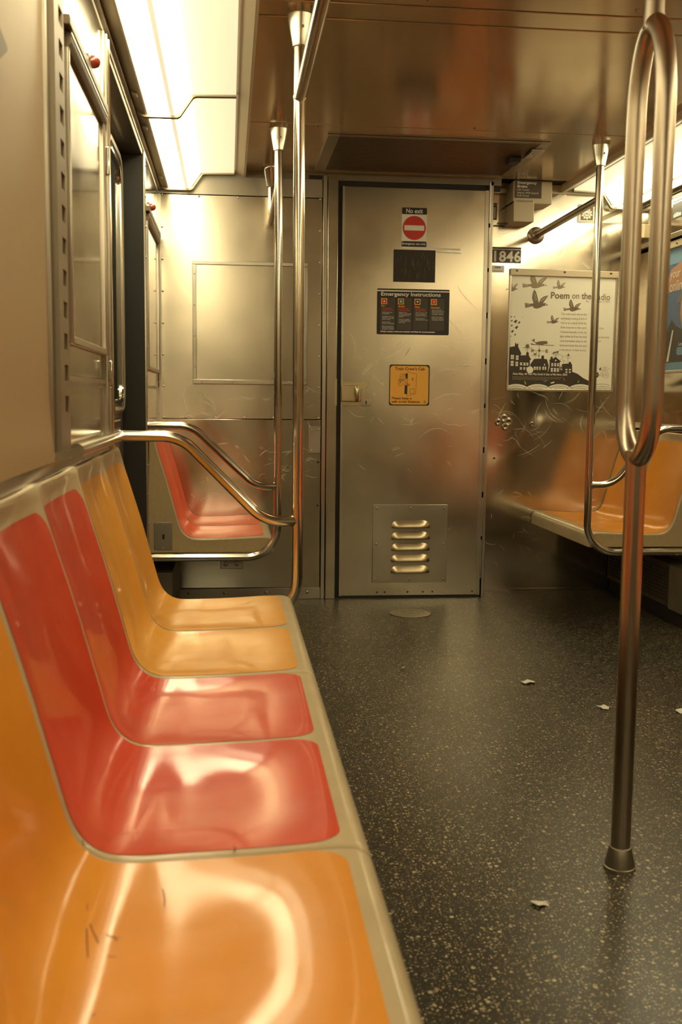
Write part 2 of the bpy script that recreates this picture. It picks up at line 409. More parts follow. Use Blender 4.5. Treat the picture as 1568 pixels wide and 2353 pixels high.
# sill above the seat backs and roof-edge trims
struct('trim_1', G().prism([(XL, .874), (XL, .912), (XL + .004, .912), (XL + .012, .880), (XL + .012, .874)], 'y', YB, 3.0), 'chrome')
ZT = ((1.995, 2.012, .006), (2.012, 2.030, .016), (2.030, 2.05, .026))
for z0, z1, d in ZT:
    struct('trim_%d' % (3 + ZT.index((z0, z1, d))), G().box(XL - .12, XL + d, YB, YE, z0, z1 - .003), 'steel_dull' if d < .02 else 'trim_beige')
part('bracket_lug', G().prism([(1.60, 1.556), (1.668, 1.540), (1.668, 1.534), (1.60, 1.50)], 'x', XL, XL + .012), 'rail_brown', wl)
# sliding door of the left doorway
d1 = struct('door_1', G().box(XL - .13, XL - .085, 3.05, 3.685, .0, 1.985), 'steel_trim', bevel=.003)
d2 = struct('door_2', G().box(XL - .13, XL - .085, 3.69, 4.325, .0, 1.985), 'steel_trim', bevel=.003)
for d, y0, y1 in ((d1, 3.15, 3.60), (d2, 3.77, 4.23)):
    xw = XL - .085
    ring = [(xw + .004, y, z) for y, z in rrect(y0, y1, .97, 1.93, .09, 8)]
    part('window_gasket', G().tube(ring, .016, 10, closed=True), 'steel_dull', d)
    ring2 = [(xw + .006, y, z) for y, z in rrect(y0 + .030, y1 - .030, 1.0, 1.90, .07, 8)]
    part('window_frame', G().tube(ring2, .011, 10, closed=True), 'chrome', d)
    part('window_pane', G().prism(rrect(y0 + .03, y1 - .03, 1.0, 1.90, .07, 8), 'x', xw + .001, xw + .004), 'glass', d)
    part('rubber_edge', G().box(xw - .03, xw + .004, y1 + .06, y1 + .09, .02, 1.97), 'black', d)

# right side wall (mirror of the left, only its far end is in view)
wr = struct('wall_right', G().box(XR + .26, XR + .30, YB, YF + .1, 0, ZC + .05), 'void')
part('lower_wall', G().box(XR, XR + .03, YB, YF, 0, .872), 'steel_dull', wr)
part('pocket_panel', G().box(XR, XR + .03, 4.40, YF, .90, 1.785), 'steel_side', wr, bevel=.002)
part('header_panel', G().box(XR - .003, XR + .03, 4.40, YF, 1.80, 1.995), 'steel_side', wr, bevel=.002)
struct('trim_2', G().prism([(XR, .882), (XR, .912), (XR - .012, .888), (XR - .012, .882)], 'y', 4.40, YF), 'steel_trim')
part('wall_panel', G().box(XR, XR + .04, YB, 3.05, .87, 2.04), 'beige_wall', wr)
part('door_header', G().box(XR, XR + .1, 3.05, 4.40, 1.975, 2.04), 'steel_dark', wr)
part('door_post', G().box(XR - .01, XR + .09, 4.36, 4.40, 0, 1.995), 'steel_trim', wr)
part('door_post', G().box(XR - .01, XR + .09, 3.01, 3.05, 0, 1.995), 'steel_trim', wr)
for z0, z1, d in ZT:
    struct('trim_%d' % (6 + ZT.index((z0, z1, d))), G().box(XR - d, XR + .12, YB, YF, z0, z1 - .003), 'steel_dull' if d < .02 else 'trim_beige')
struct('trim_9', G().box(XR - .05, XR, YF - .10, YF, 1.86, 1.93), 'trim_beige', bevel=.003)
struct('trim_10', G().box(XR - .022, XR, 4.62, YF - .02, 1.80, 1.825), 'steel_trim', bevel=.002)
d3 = struct('door_3', G().box(XR + .085, XR + .13, 3.05, 4.36, 0, 1.985), 'steel_trim')
part('window_pane', G().prism(rrect(3.2, 3.62, 1.0, 1.9, .07), 'x', XR + .080, XR + .084), 'glass', d3)
part('window_pane', G().prism(rrect(3.78, 4.2, 1.0, 1.9, .07), 'x', XR + .080, XR + .084), 'glass', d3)
wb = struct('wall_back', G().box(XL - .25, XR + .25, YB - .05, YB, 0, ZC + .05), 'steel_dull')

# the end wall with the cab door
we = struct('wall_front', G().box(XL - .25, XR + .25, YF + .06, YF + .10, 0, ZC + .05), 'void')
part('header_strip', G().box(XL, .462, YE - .004, YE + .03, 2.000, ZC + .012), 'steel_dull', we, label='smudged dull steel header strip')
part('upper_panel', G().box(XL, .462, YE, YE + .03, .915, 1.997), 'steel_end', we, bevel=.0015)
part('lower_panel', G().box(XL, .462, YE - .002, YE + .03, .06, .912), 'steel_mirror', we, bevel=.0015)
part('kick_plate', G().box(XL, .466, YE - .006, YE + .03, 0, .058), 'steel_dull', we, bevel=.0015)
part('corner_trim', G().box(XL, XL + .014, YE - .008, YE, .06, 1.997), 'steel_trim', we)
part('door_column', G().box(.466, .486, YE - .012, YE + .03, 0, 2.105), 'steel_trim', we, bevel=.002)
part('door_column', G().box(.489, .540, YE - .018, YE + .03, 0, 2.105), 'steel_end', we, bevel=.003)
part('door_gap', G().box(.540, .562, YE + .012, YE + .03, 0, 2.105), 'black', we)
part('door_gap', G().box(.5, 1.36, YE + .010, YE + .03, 2.062, 2.105), 'black', we)
part('strike_plate', G().box(.531, .541, YE - .022, YE - .012, .985, 1.118), 'brass', we)
part('door_jamb', G().box(1.306, 1.322, YE - .006, YF, 0, 2.105), 'steel_trim', we, bevel=.002)
part('end_panel', G().box(1.322, XR, YF, YF + .03, .012, ZC), 'steel_mirror', we, bevel=.0015)
part('floor_strip', G().box(1.322, XR, YF - .012, YF + .01, 0, .014), 'chrome', we)
part('header_rail', G().box(1.322, XR, YF - .010, YF, 2.085, ZC + .01), 'trim_beige', we, bevel=.002)
part('column_cap', G().box(1.357, 1.425, YF - .03, YF - .008, 2.075, 2.10), 'steel_trim', we, bevel=.002)
part('dark_clip', G().box(.395, .462, YE - .010, YE, 2.088, 2.106), 'void', we)
riv = [(XL + .022, YE, z) for z in [.92 + .1535 * k for k in range(8)]] + [(.452, YE, z) for z in [.92 + .1535 * k for k in range(8)]]
riv += [(x, YE, 1.990) for x in (-.14, .05, .20, .35)] + [(x, YE, .920) for x in (-.21, -.065, .08, .225, .37)]
screws('panel_rivets', riv, .006, 'steel_trim', we)
screws('kick_plate_bolts', [(x, YE - .006, .035) for x in (-.20, -.02, .19, .40)], .009, 'steel_dull', we)
screws('panel_holes', [(.45, YE - .002, .70), (.45, YE - .002, .48), (.455, YE - .002, .86)], .006, 'black', we)
hp = part('hatch_plate', G().box(.400, .462, YE - .008, YE, .745, .880), 'steel_dull', we, bevel=.002)
screws('hatch_screws', [(.415, YE - .008, .865), (.452, YE - .008, .865), (.415, YE - .008, .76)], .004, 'steel_trim', hp)
dg = G()
for x, z, r in ((1.416, .905, .020), (1.446, .925, .024), (1.470, .905, .026), (1.455, .882, .022), (1.598, .895, .014), (1.400, .716, .008)):
    dg.lathe([(r, 0), (r * .9, -.004), (r * .6, -.007), (r * .3, -.003), (r * .05, .001)], (x, YF, z), 'y', 14)
part('weld_dents', dg, 'steel_dull', we, kind='stuff')
rg = G()
for z in (0.10, .32, .55, .78, 1.0, 1.23, 1.46, 1.68, 1.90): rg.tube([(1.303, YE - .004, z), (1.303, YE - .004, z + .20)], .006, 8)
part('hinge_segments', rg, 'steel_dull', we, kind='stuff')

# cab door
cd = struct('door_4', G().box(.562, 1.298, YE - .002, YE + .028, .012, 2.060), 'steel_door', bevel=.002)
part('edge_strip', G().box(.562, .572, YE - .007, YE - .002, .012, 2.060), 'steel_trim', cd)
part('edge_strip', G().box(1.280, 1.298, YE - .006, YE - .002, .012, 2.060), 'steel_trim', cd)
part('bottom_gap', G().box(.562, 1.30, YE + .0, YE + .02, 0, .012), 'black', cd)
vp = part('vent_plate', G().box(.733, 1.121, YE - .010, YE - .002, .082, .484), 'vent_plate', cd, bevel=.0015)
for k in range(5):
    zt = .404 - .0583 * k; h = .036; rows = []
    for i in range(9):
        b = i / 8; z = zt - h * b; hw = .101 - h * (1 - math.sqrt(max(0, 1 - (1 - b) ** 2))); pr = .017 * math.sin(b * PI / 2)
        rows.append([(.929 + hw * t, YE - .010 - pr * (1 - abs(t) ** 6) - .0005, z) for t in [-1 + j / 10 for j in range(21)]])
    lv = part('vent_louver', G().grid(rows), 'brass', vp)
    part('louver_slot', G().box(.830, 1.028, YE - .0115, YE - .010, zt - h - .004, zt - h + .001), 'black', lv)
screws('vent_screws', [(x, YE - .010, z) for x in (.752, .927, 1.102) for z in (.098, .282, .466) if not (x == .927 and z == .282)], .0065, 'steel_dull', cd)
lp = part('latch_plate', G().prism([(.564, 1.104), (.702, 1.104), (.702, 1.086), (.690, 1.074), (.668, 1.070), (.668, 1.030), (.680, 1.022), (.716, 1.016), (.716, .985), (.576, .985), (.564, .998)], 'y', YE - .006, YE - .002), 'brass', cd, bevel=.001)
part('latch_box', G().box(.564, .664, YE - .020, YE - .006, 1.006, 1.086), 'brass', lp, bevel=.003)
part('latch_pull', G().tube([(.640, YE - .018, 1.080), (.640, YE - .034, 1.066), (.640, YE - .036, 1.045), (.642, YE - .034, 1.024), (.642, YE - .018, 1.010)], .009, 12), 'brass', lp)
part('lock_cover', G().box(.674, .710, YE - .010, YE - .006, .990, 1.016), 'steel_trim', lp, bevel=.001)
part('keyhole', G().box(.687, .693, YE - .011, YE - .010, .994, 1.010), 'black', lp)
screws('bottom_screws', [(x, YE - .002, .030) for x in (.76, .80, .92, 1.00, 1.05, 1.26)], .005, 'void', cd)
part('torn_tape', flat([(.86, 1.778), (1.16, 1.772), (1.155, 1.764), (.862, 1.766)], -(YE - .0026)), 'paper', cd)
part('torn_tape', flat([(1.03, 1.757), (1.165, 1.752), (1.16, 1.748), (1.03, 1.750)], -(YE - .0026)), 'paper', cd)

def arcs(n, xa, xb, za, zb, seed, lmin, lmax, flat_=.5):
    rr = random.Random(seed); out = []
    for k in range(n):
        x, z = rr.uniform(xa, xb), rr.uniform(za, zb); l = rr.uniform(lmin, lmax); a = rr.uniform(-.9, .9) if rr.random() < .7 else rr.uniform(-1.6, 1.6)
        dx, dz = l * math.cos(a), l * math.sin(a); c = rr.uniform(-.25, .25)
        out.append([(x - dx / 2, z - dz / 2), (x - dz * c, z + dx * c), (x + dx / 2, z + dz / 2)])
    return out
DOORARC = [[(0.725, 1.137), (0.748, 1.118), (0.775, 1.083)], [(0.724, 1.046), (0.74, 1.035)], [(1.057, 1.484), (1.125, 1.41), (1.182, 1.346)], [(1.068, 1.456), (1.098, 1.42)], [(1.038, 1.3), (1.105, 1.286), (1.142, 1.267)], [(1.095, 1.257), (1.151, 1.232)], [(1.026, 1.02), (1.11, 1.049), (1.189, 1.044)], [(0.673, 1.273), (0.689, 1.247)], [(0.761, 1.285), (0.794, 1.257)], [(0.729, 1.187), (0.773, 1.242), (0.79, 1.274)], [(0.883, 1.232), (0.916, 1.287)], [(1.143, 1.593), (1.178, 1.54), (1.258, 1.466)], [(0.997, 1.103), (1.085, 1.17), (1.21, 1.149)], [(0.958, 0.817), (1.047, 0.873), (1.138, 0.84)], [(1.057, 0.928), (1.114, 0.895), (1.181, 0.902)], [(0.836, 0.728), (0.892, 0.75)], [(0.595, 1.357), (0.629, 1.294), (0.623, 1.207)], [(1.24, 1.281), (1.175, 1.171), (1.109, 1.104)]]
scratch_set(cd, DOORARC + arcs(26, .62, 1.25, .85, 1.45, 4, .02, .12) + arcs(10, .62, 1.25, .2, .8, 6, .02, .06), YE - .0026, 2)
scratch_set(we, arcs(46, 1.36, 2.08, .75, 1.06, 8, .02, .16) + arcs(20, 1.36, 1.7, .15, .55, 9, .02, .10) + arcs(10, 1.36, 2.08, 1.72, 1.95, 19, .02, .10), YF - .0006, 3)
scratch_set(we, arcs(26, .16, .42, .62, .90, 10, .02, .09) + arcs(14, -.2, .42, .40, .88, 12, .02, .07), YE - .0026, 5, w=.0016)
scratch_set(we, arcs(16, -.25, .42, .92, 1.08, 11, .03, .14), YE - .0006, 6, w=.0014)

# ---------------------------------------------------------------- ceiling lights
def fixture(y0, y1, sx, label, group=None):
    def mx(x): return CX2 - x if sx else x
    def pr(P, a, b): return G().prism([(mx(x), z) for x, z in P], 'y', a, b)
    t = thing('ceiling_light', label, 'light', (mx(-.15), (y0 + y1) / 2, 2.06), group)
    a, b = y0 + .012, y1 - .012
    part('housing_rail', pr([(-.335, 2.036), (-.325, 2.030), (-.290, 2.018), (-.284, 2.020), (-.284, 2.055), (-.335, 2.055)], a, b), 'frame', t)
    g = G(); n = 16; rows = []
    pts = []
    for k in range(n + 1):
        x = -.283 + (.078) * k / n; pts.append((x, 2.022)); 
        if k < n: pts.append((x + .078 / n / 2, 2.0185))
    rows = [[(mx(x), a, z) for x, z in pts], [(mx(x), b, z) for x, z in pts]]
    part('ribbed_lens', g.grid(rows), 'lens', t, smooth=False)
    part('lens_divider', pr([(-.206, 2.022), (-.204, 2.016), (-.190, 2.016), (-.188, 2.022), (-.188, 2.03), (-.206, 2.03)], a, b), 'diffuser', t)
    part('side_lens', pr([(-.188, 2.020), (-.180, 2.020), (-.130, 2.090), (-.134, 2.094), (-.184, 2.026)], a, b), 'slope', t)
    part('diffuser_panel', pr([(-.131, 2.091), (.030, 2.097), (.030, 2.105), (-.131, 2.099)], a, b), 'diffuser', t)
    for ya in (y0, y1):
        O = [(-.338, 2.030), (-.325, 2.022), (-.294, 2.009), (-.178, 2.010), (-.168, 2.016), (-.122, 2.082), (-.112, 2.086), (.031, 2.090)]
        I = [(x, z + .012) for x, z in O][::-1]
        part('end_bracket', pr(O + I, ya - .012, ya + .012), 'frame', t)
    for yy in (y0 + .18, y1 - .25):
        part('housing_catch', pr([(-.318, 2.020), (-.300, 2.013), (-.300, 2.022), (-.318, 2.028)], yy - .02, yy + .02), 'frame', t)
    return t
L = ['ceiling light nearest the end wall on the left, over the coral seats', 'second ceiling light from the end wall on the left, above the door and steel panels']
ORD = ['first', 'second', 'third', 'fourth', 'fifth', 'sixth']
for k in range(6):
    y1 = 5.20 - 1.31 * k
    lab = L[k] if k < 2 else '%s ceiling light from the end wall along the left side, outside the picture' % ORD[k]
    fixture(y1 - 1.31, y1, 0, lab, 'ceiling lights on the left')
    y1 = 5.345 - 1.31 * k
    lab = 'ceiling light in the far right corner, seen behind the looped pole' if k == 0 else '%s ceiling light from the end wall along the right side, outside the picture' % ORD[k]
    fixture(y1 - 1.31, y1, 1, lab, 'ceiling lights on the right')

# ---------------------------------------------------------------- seats
EDGE = [(.003, .860), (.006, .872), (.016, .877), (.026, .871), (.034, .845), (.047, .801), (.086, .673), (.118, .555), (.136, .489), (.146, .464), (.160, .446), (.178, .434), (.200, .4285), (.255, .428), (.37, .431), (.47, .435), (.500, .4345), (.516, .430), (.526, .420), (.530, .405), (.531, .370)]
def catmull(P, per=7):
    out = []
    for i in range(len(P) - 1):
        p0 = Vector(P[max(i - 1, 0)]); p1 = Vector(P[i]); p2 = Vector(P[i + 1]); p3 = Vector(P[min(i + 2, len(P) - 1)])
        L1 = (p2 - p1).length; m1 = (p2 - p0) / max(1e-6, (p2 - p1).length + (p1 - p0).length) * L1 if i else (p2 - p1)
        m2 = (p3 - p1) / max(1e-6, (p3 - p2).length + (p2 - p1).length) * L1 if i < len(P) - 2 else (p2 - p1)
        for k in range(per):
            t = k / per; out.append((2 * t ** 3 - 3 * t * t + 1) * p1 + (t ** 3 - 2 * t * t + t) * m1 + (-2 * t ** 3 + 3 * t * t) * p2 + (t ** 3 - t * t) * m2)
    out.append(Vector(P[-1])); return out
PR = catmull(EDGE, 6); NP = len(PR)
S = [0.0]
for i in range(1, NP): S.append(S[-1] + (PR[i] - PR[i - 1]).length)
TN = []
for i in range(NP):
    t = (PR[min(i + 1, NP - 1)] - PR[max(i - 1, 0)]).normalized(); TN.append(Vector((-t.y, t.x)))
def sm(a, b, x):
    t = max(0, min(1, (x - a) / (b - a))); return t * t * (3 - 2 * t)
S_CORNER = next(S[i] for i in range(NP) if PR[i].x > .150)
S_FRONT = next(S[i] for i in range(NP) if PR[i].x > .500)
def depth_s(s):
    back = (.65 + .35 * sm(.02, .22, s)) * .026 * (.18 + .82 * sm(0, .08, s))
    seat = .0165 * (1 - sm(S_FRONT - .225, S_FRONT + .005, s))
    k = sm(S_CORNER - .05, S_CORNER + .06, s)
    return back * (1 - k) + seat * k
def at_s(s):
    s = max(0, min(S[-1] - 1e-6, s))
    lo, hi = 0, NP - 1
    while hi - lo > 1:
        m = (lo + hi) // 2
        if S[m] <= s: lo = m
        else: hi = m
    f = (s - S[lo]) / (S[hi] - S[lo]); return PR[lo].lerp(PR[hi], f), TN[lo].lerp(TN[hi], f).normalized()
def surf(s, u, lift=0, drop=0):
    p, n = at_s(s); w = 1 - abs(2 * u - 1) ** 2.6
    return p + n * (lift - drop - depth_s(s) * w)
def bench(xw, sg, y0, W, mat, label, name='two_seat_bench', lockplate=False, group=None, end_gap=.010):
    t = thing(name, label, 'bench', (xw, y0, .365), group)
    def q(v, y): return (xw + sg * v.x, y, v.y)
    sw = W / 2; cols = []; r = .009
    for e in (0, .0008, .0022, .0045, r): cols.append((e / sw / 1.0, e, r - math.sqrt(max(0, r * r - (r - e) ** 2))))
    n = 26
    U = []
    for seat in (0, 1):
        for k in range(n + 1):
            u = k / n; y = seat * sw + u * sw
            if y < r * 1.2 or y > W - r * 1.2: continue
            if seat == 1 and k == 0: continue
            U.append((seat, u, y, 0))
    L0 = [(0, e / sw, e, d) for _, e, d in cols]; R0 = [(1, 1 - e / sw, W - e, d) for _, e, d in cols][::-1]
    U = L0 + U + R0
    rows = [[q(surf(S[i], u, 0, d), y0 + y) for i in range(NP)] for (seat, u, y, d) in U]
    g = G().grid(rows); 
    part('seat_shell', g, 'shell', t)
    # end panels, underside
    for row, y in ((rows[0], y0), (rows[-1], y0 + W)):
        P = [(p[0], p[2]) for p in row] + [(xw + sg * .003, .366)]
        part('end_panel', G().poly([(a, y + (.0004 if y == y0 else -.0004), b) for a, b in P]), 'shell_end', t)
    part('underside', G().box(*sorted((xw + sg * .003, xw + sg * .528)), y0 + .002, y0 + W - .002, .366, .372), 'shell_end', t)
    # coloured inlays
    sa, sb = .072, S_FRONT - .012
    for seat in (0, 1):
        gl, gr = (end_gap, .006) if seat == 0 else (.006, end_gap)
        half = (sw - gl - gr) / 2; mid = seat * sw + gl + half
        sv = []
        k = 0
        ts = [0, .001, .003, .006, .010, .016, .024, .034, .046]
        sv = [sa + x for x in ts] + [sa + .046 + (sb - sa - .10) * i / 54 for i in range(1, 54)] + [sb - x for x in (.054, .046, .034, .024, .016, .010, .006, .003, .001, 0)]
        rows2 = []
        for s in sv:
            hw = half
            ra, rb = .045, .050
            if s - sa < ra: hw = half - (ra - math.sqrt(max(0, ra * ra - (ra - (s - sa)) ** 2)))
            if sb - s < rb: hw = half - .8 * (rb - math.sqrt(max(0, rb * rb - (rb - (sb - s)) ** 2)))
            rows2.append([q(surf(s, (mid + hw * a - seat * sw) / sw, .0009), y0 + mid + hw * a) for a in [-1 + 2 * j / 30 for j in range(31)]])
        part('seat_inlay', G().grid(rows2), mat, t)
    if lockplate:
        l = part('lock_plate', G().box(xw + .028, xw + .104, y0 - .005, y0 - .0005, .380, .495), 'steel_dull', t, bevel=.001)
        part('keyhole', G().box(xw + .062, xw + .072, y0 - .0062, y0 - .005, .425, .445), 'black', l)
        screws('plate_screws', [(xw + .066, y0 - .005, .388), (xw + .066, y0 - .005, .487)], .003, 'steel_trim', l, stuff=False)
    return t
SW = .441
bn = bench(XL, 1, 1.313 - 2 * SW, 2 * SW - .004, 'orange', 'orange moulded two-seat bench section nearest the camera')
def s_at(X, u):
    best = min(((abs(surf(S_CORNER + .002 * k, u).x - X), S_CORNER + .002 * k) for k in range(180))); return best[1]
M['chip'] = plain('chipped_brown_plastic', (.13, .045, .015), .7)
g = G(); YS = 1.313 - SW; sw_ = (2 * SW - .004) / 2
for P in ([(-0.189, 1.312), (-0.186, 1.303)], [(-0.17, 1.204), (-0.167, 1.191)], [(-0.16, 1.164), (-0.153, 1.145), (-0.145, 1.127)], [(-0.162, 1.153), (-0.154, 1.095)], [(-0.138, 1.145), (-0.132, 1.14), (-0.124, 1.138)], [(-0.13, 1.141), (-0.126, 1.132)], [(-0.132, 1.101), (-0.128, 1.098), (-0.125, 1.098)], [(0.007, 1.331), (0.009, 1.323), (0.006, 1.312)], [(-0.081, 1.24), (-0.078, 1.217), (-0.077, 1.201)], [(-0.135, 0.984), (-0.132, 0.988)]):
    Q = []
    for x, y in P:
        u = min(.985, max(.015, (y - YS) / sw_)); p = surf(s_at(x - XL, u), u, .0014); Q.append((XL + p.x, y, p.y))
    for a, b in zip(Q[:-1], Q[1:]):
        d = Vector((b[0] - a[0], b[1] - a[1])).normalized() * .0007; nx, ny = -d.y, d.x
        g.poly([(a[0] + nx - d.x, a[1] + ny - d.y, a[2]), (a[0] - nx - d.x, a[1] - ny - d.y, a[2]), (b[0] - nx + d.x, b[1] - ny + d.y, b[2]), (b[0] + nx + d.x, b[1] + ny + d.y, b[2])])
part('chip_marks', g, 'chip', bn, kind='stuff', smooth=False)
bench(XL, 1, 1.313, 2 * SW - .004, 'red', 'red moulded two-seat bench section between the two orange ones')
bench(XL, 1, 1.313 + 2 * SW, 2 * SW - .004, 'yellow', 'yellow-orange two-seat bench section ending at the left doorway pole')
bench(XL, 1, 4.40, YE - .004 - 4.40, 'coral', 'coral red two-seat bench in the far left corner beyond the doorway', lockplate=True)
bench(XR, -1, 4.49, YF - .003 - 4.49, 'orange', 'bright orange two-seat bench in the far right corner under the poster')
for y, m in ((1.313 - 2 * SW, 'coral'), (1.313, 'orange'), (1.313 + 2 * SW, 'red')):
    bench(XR, -1, y, 2 * SW - .004, m, m + ' two-seat bench opposite, along the right side outside the picture', group='benches on the right outside the picture')

# heaters under the corner benches
def heater(xw, sg, y0, y1, label, grille):
    t = thing('heater_box', label, 'heater', (xw, y0, 0))
    xf = xw + sg * .10
    M.setdefault('casing', plain('shade_dark_heater_casing', (.11, .088, .06), .6, .2, .15))  # shade under the benches is put into this darker casing colour
    part('casing', G().box(*sorted((xw + sg * .001, xf)), y0, y1, .068, .272), 'casing', t, bevel=.003)
    part('foot', G().box(*sorted((xw + sg * .001, xf - sg * .015)), y0 + .01, y1, 0, .068), 'void', t)
    if grille:
        g = G()
        a, b = y0 + .19, y1 - .03
        part('front_cover', G().box(*sorted((xf, xf + sg * .012)), y0, y0 + .165, .066, .274), 'steel_dull', t, bevel=.002)
        nb = 26
        for k in range(nb + 1):
            y = a + (b - a) * k / nb; g.box(*sorted((xf, xf + sg * .004)), y - .004, y + .004, .09, .25)
        for k in range(10):
            z = .09 + .16 * k / 9; g.box(*sorted((xf, xf + sg * .004)), a, b, z - .004, z + .004)
        part('grille_mesh', g, 'casing', t, kind='stuff', smooth=False)
        part('grille_backing', G().box(*sorted((xf, xf + sg * .001)), a, b, .09, .25), 'black', t)
heater(XL, 1, 4.45, YE - .01, 'grey heater casing under the coral corner bench', False)
heater(XR, -1, 4.40, YF - .01, 'dark heater casing with a mesh grille under the far right orange bench', True)

# ---------------------------------------------------------------- grab poles and rails
def cap(t, x, y, big=1):
    part('ceiling_cap', G().lathe([(.0385 * big, 0), (.0385 * big, -.012), (.0372 * big, -.0125), (.0365 * big, -.016), (.029 * big, -.055), (.0215, -.094), (.0215, -.098), (.0165, -.100)], (x, y, ZC), 'z', 28), 'cap_steel', t)
    part('cap_screw', G().dome((x + .006, y - .030, ZC - .05), .0045, 'y', -1), 'steel_dull', t)
def grab(name, label, x, y, sg, xwall, railpts, group=None, turn=False):
    t = thing(name, label, 'pole', (x, y, .35), group)
    path = fillet([(x, y, ZC - .095), (x, y, .349), (xwall, y, .349)], .13, 10)
    part('pole', G().tube(path, .0168, 20), 'chrome', t)
    cap(t, x, y)
    rp = [(a, y, b) for a, b in railpts]
    part('armrest_rail', G().tube(fillet(rp, .13, 10), .0165, 20), 'chrome', t)
    part('weld_collar', G().tube([(x - .022 * sg, y, railpts[-1][1]), (x - .012 * sg, y, railpts[-1][1])], .0185, 18), 'chrome', t)
    return t
XP, XQ = .206, 1.588
tA = grab('grab_pole', 'tall steel grab pole with an overhead rail at the end of the near left bench', XP, 3.105, 1, XL + .012, [(-.318, .906), (-.141, .906), (.108, .653), (XP, .653)])
part('wall_rail', G().tube([(-.318, 3.105, .906), (-.318, 2.24, .906)], .0165, 18), 'chrome', tA)
part('rail_joint', G().lathe([(.0005, -.018), (.010, -.015), (.0165, -.007), (.018, 0), (.0165, .007), (.010, .015), (.0005, .018)], (-.318, 3.105, .906), 'z', 18), 'chrome', tA)
tB = grab('grab_pole', 'steel grab pole in front of the coral corner bench', XP, 4.40 - .022, 1, XL + .012, [(-.330, .902), (-.151, .902), (.113, .650), (XP, .650)])
mp = part('mounting_plate', G().box(-.035, .060, 4.40, 4.405, .295, .345), 'steel_dull', tB, bevel=.003)
screws('plate_bolts', [(-.012, 4.400, .316), (.035, 4.400, .316)], .010, 'steel_dark', mp, stuff=False)
tD = grab('grab_pole', 'slim steel grab pole in front of the far right orange bench', XQ, 4.45, -1, XR - .012, [(XR - .01, .903), (1.895, .903), (1.700, .650), (XQ, .650)])
t = tA
part('overhead_rail', G().tube([(XP, 3.105, 1.884), (XP, 2.0, 1.884), (XP, 0.5, 1.884), (XP, YB + .01, 1.884)], .0168, 20), 'chrome', t)
part('end_collar', G().lathe([(.0005, -.019), (.010, -.017), (.0175, -.008), (.0190, 0), (.0175, .008), (.010, .017), (.0005, .019)], (XP, 3.105, 1.884), 'z', 20), 'chrome', t)
for y in (1.6, -.2, -2.0):
    part('hanger', G().tube([(XP, y, 1.884), (XP, y, ZC - .02)], .0165, 16), 'chrome', t)
t = tB
part('overhead_rail', G().tube([(XP, 4.385, 1.880), (XP, 5.17, 1.866)], .0168, 20), 'satin', t)
part('hanger', G().tube([(XP, 5.135, 1.866), (XP, 5.135, ZC - .09)], .0160, 18), 'chrome', t)
part('ceiling_cap', G().lathe([(.0385, 0), (.0385, -.012), (.036, -.016), (.0215, -.094), (.0165, -.098)], (XP, 5.135, ZC), 'z', 24), 'chrome', t)
t = tD
part('overhead_rail', G().tube([(XQ, 4.45, 1.884), (1.590, YF - .004, 1.872)], .0168, 20), 'satin', t)
part('wall_flange', G().lathe([(.043, 0), (.043, -.010), (.038, -.014), (.022, -.016), (.022, -.030), (.017, -.032)], (1.590, YF, 1.872), 'y', 30), 'satin', t)
screws('flange_screws', [(1.560, YF - .014, 1.872), (1.618, YF - .014, 1.878)], .004, 'steel_dull', t)
# looped centre pole
LX, LY = .856, 2.115
t = thing('looped_pole', 'satin steel floor-to-ceiling pole splitting into a long loop, foreground right', 'pole', (LX, LY, 0))
h = .075; zt, zb = 1.614, 1.02
loop = []
for k in range(17):
    a = PI * k / 16; loop.append((LX, LY + h * math.cos(a), zt + h * 2.2 * math.sin(a)))
for k in range(17):
    a = PI + PI * k / 16; loop.append((LX, LY + h * math.cos(a), zb + h * 1.55 * math.sin(a)))
part('loop', G().tube(loop, .0208, 24, closed=True), 'satin', t)
part('upper_pole', G().tube([(LX, LY, zt + h * 2.1), (LX, LY, zt + h * 2.6), (LX, LY, ZC)], [.0225, .0205, .0205], 24), 'satin', t)
part('lower_pole', G().tube([(LX, LY, zb - h * 1.35), (LX, LY, zb - h * 1.9), (LX, LY, .03)], [.0235, .0215, .0215], 24), 'satin', t)
part('floor_ferrule', G().lathe([(.0345, 0), (.0345, .006), (.0325, .007), (.0325, .012), (.0245, .047), (.0235, .049), (.0210, .050)], (LX, LY, 0), 'z', 32), 'steel_dull', t)
part('ceiling_cap', G().lathe([(.042, 0), (.042, -.012), (.024, -.095), (.0205, -.097)], (LX, LY, ZC), 'z', 28), 'chrome', t)

# ---------------------------------------------------------------- ceiling vent and brake box
t = thing('ceiling_vent', 'slatted dark brown ceiling vent in front of the cab door', 'vent', (.88, 4.8, ZC))
gx0, gx1, gy0, gy1 = .415, 1.375, 4.47, 5.13
for nm, b in (('side_frame', (gx0, gx0 + .050, gy0, gy1)), ('side_frame', (gx1 - .045, gx1, gy0, gy1)), ('front_frame', (gx0 + .05, gx1 - .045, gy0, gy0 + .012)), ('rear_frame', (gx0 + .05, gx1 - .045, gy1 - .012, gy1))):
    part(nm, G().box(b[0], b[1], b[2], b[3], ZC - .010, ZC), 'steel_dull' if nm == 'side_frame' else 'steel_dark', t, bevel=.002)
part('backing', G().box(gx0 + .05, gx1 - .045, gy0 + .012, gy1 - .012, ZC - .002, ZC), 'void', t)
g = G(); nsl = 44
for k in range(nsl):
    y = gy0 + .016 + (gy1 - gy0 - .032) * k / (nsl - 1); g.prism([(y - .005, ZC - .003), (y - .003, ZC - .008), (y + .004, ZC - .008), (y + .005, ZC - .003)], 'x', gx0 + .05, gx1 - .045)
part('slats', g, 'grille', t, kind='stuff', smooth=False)
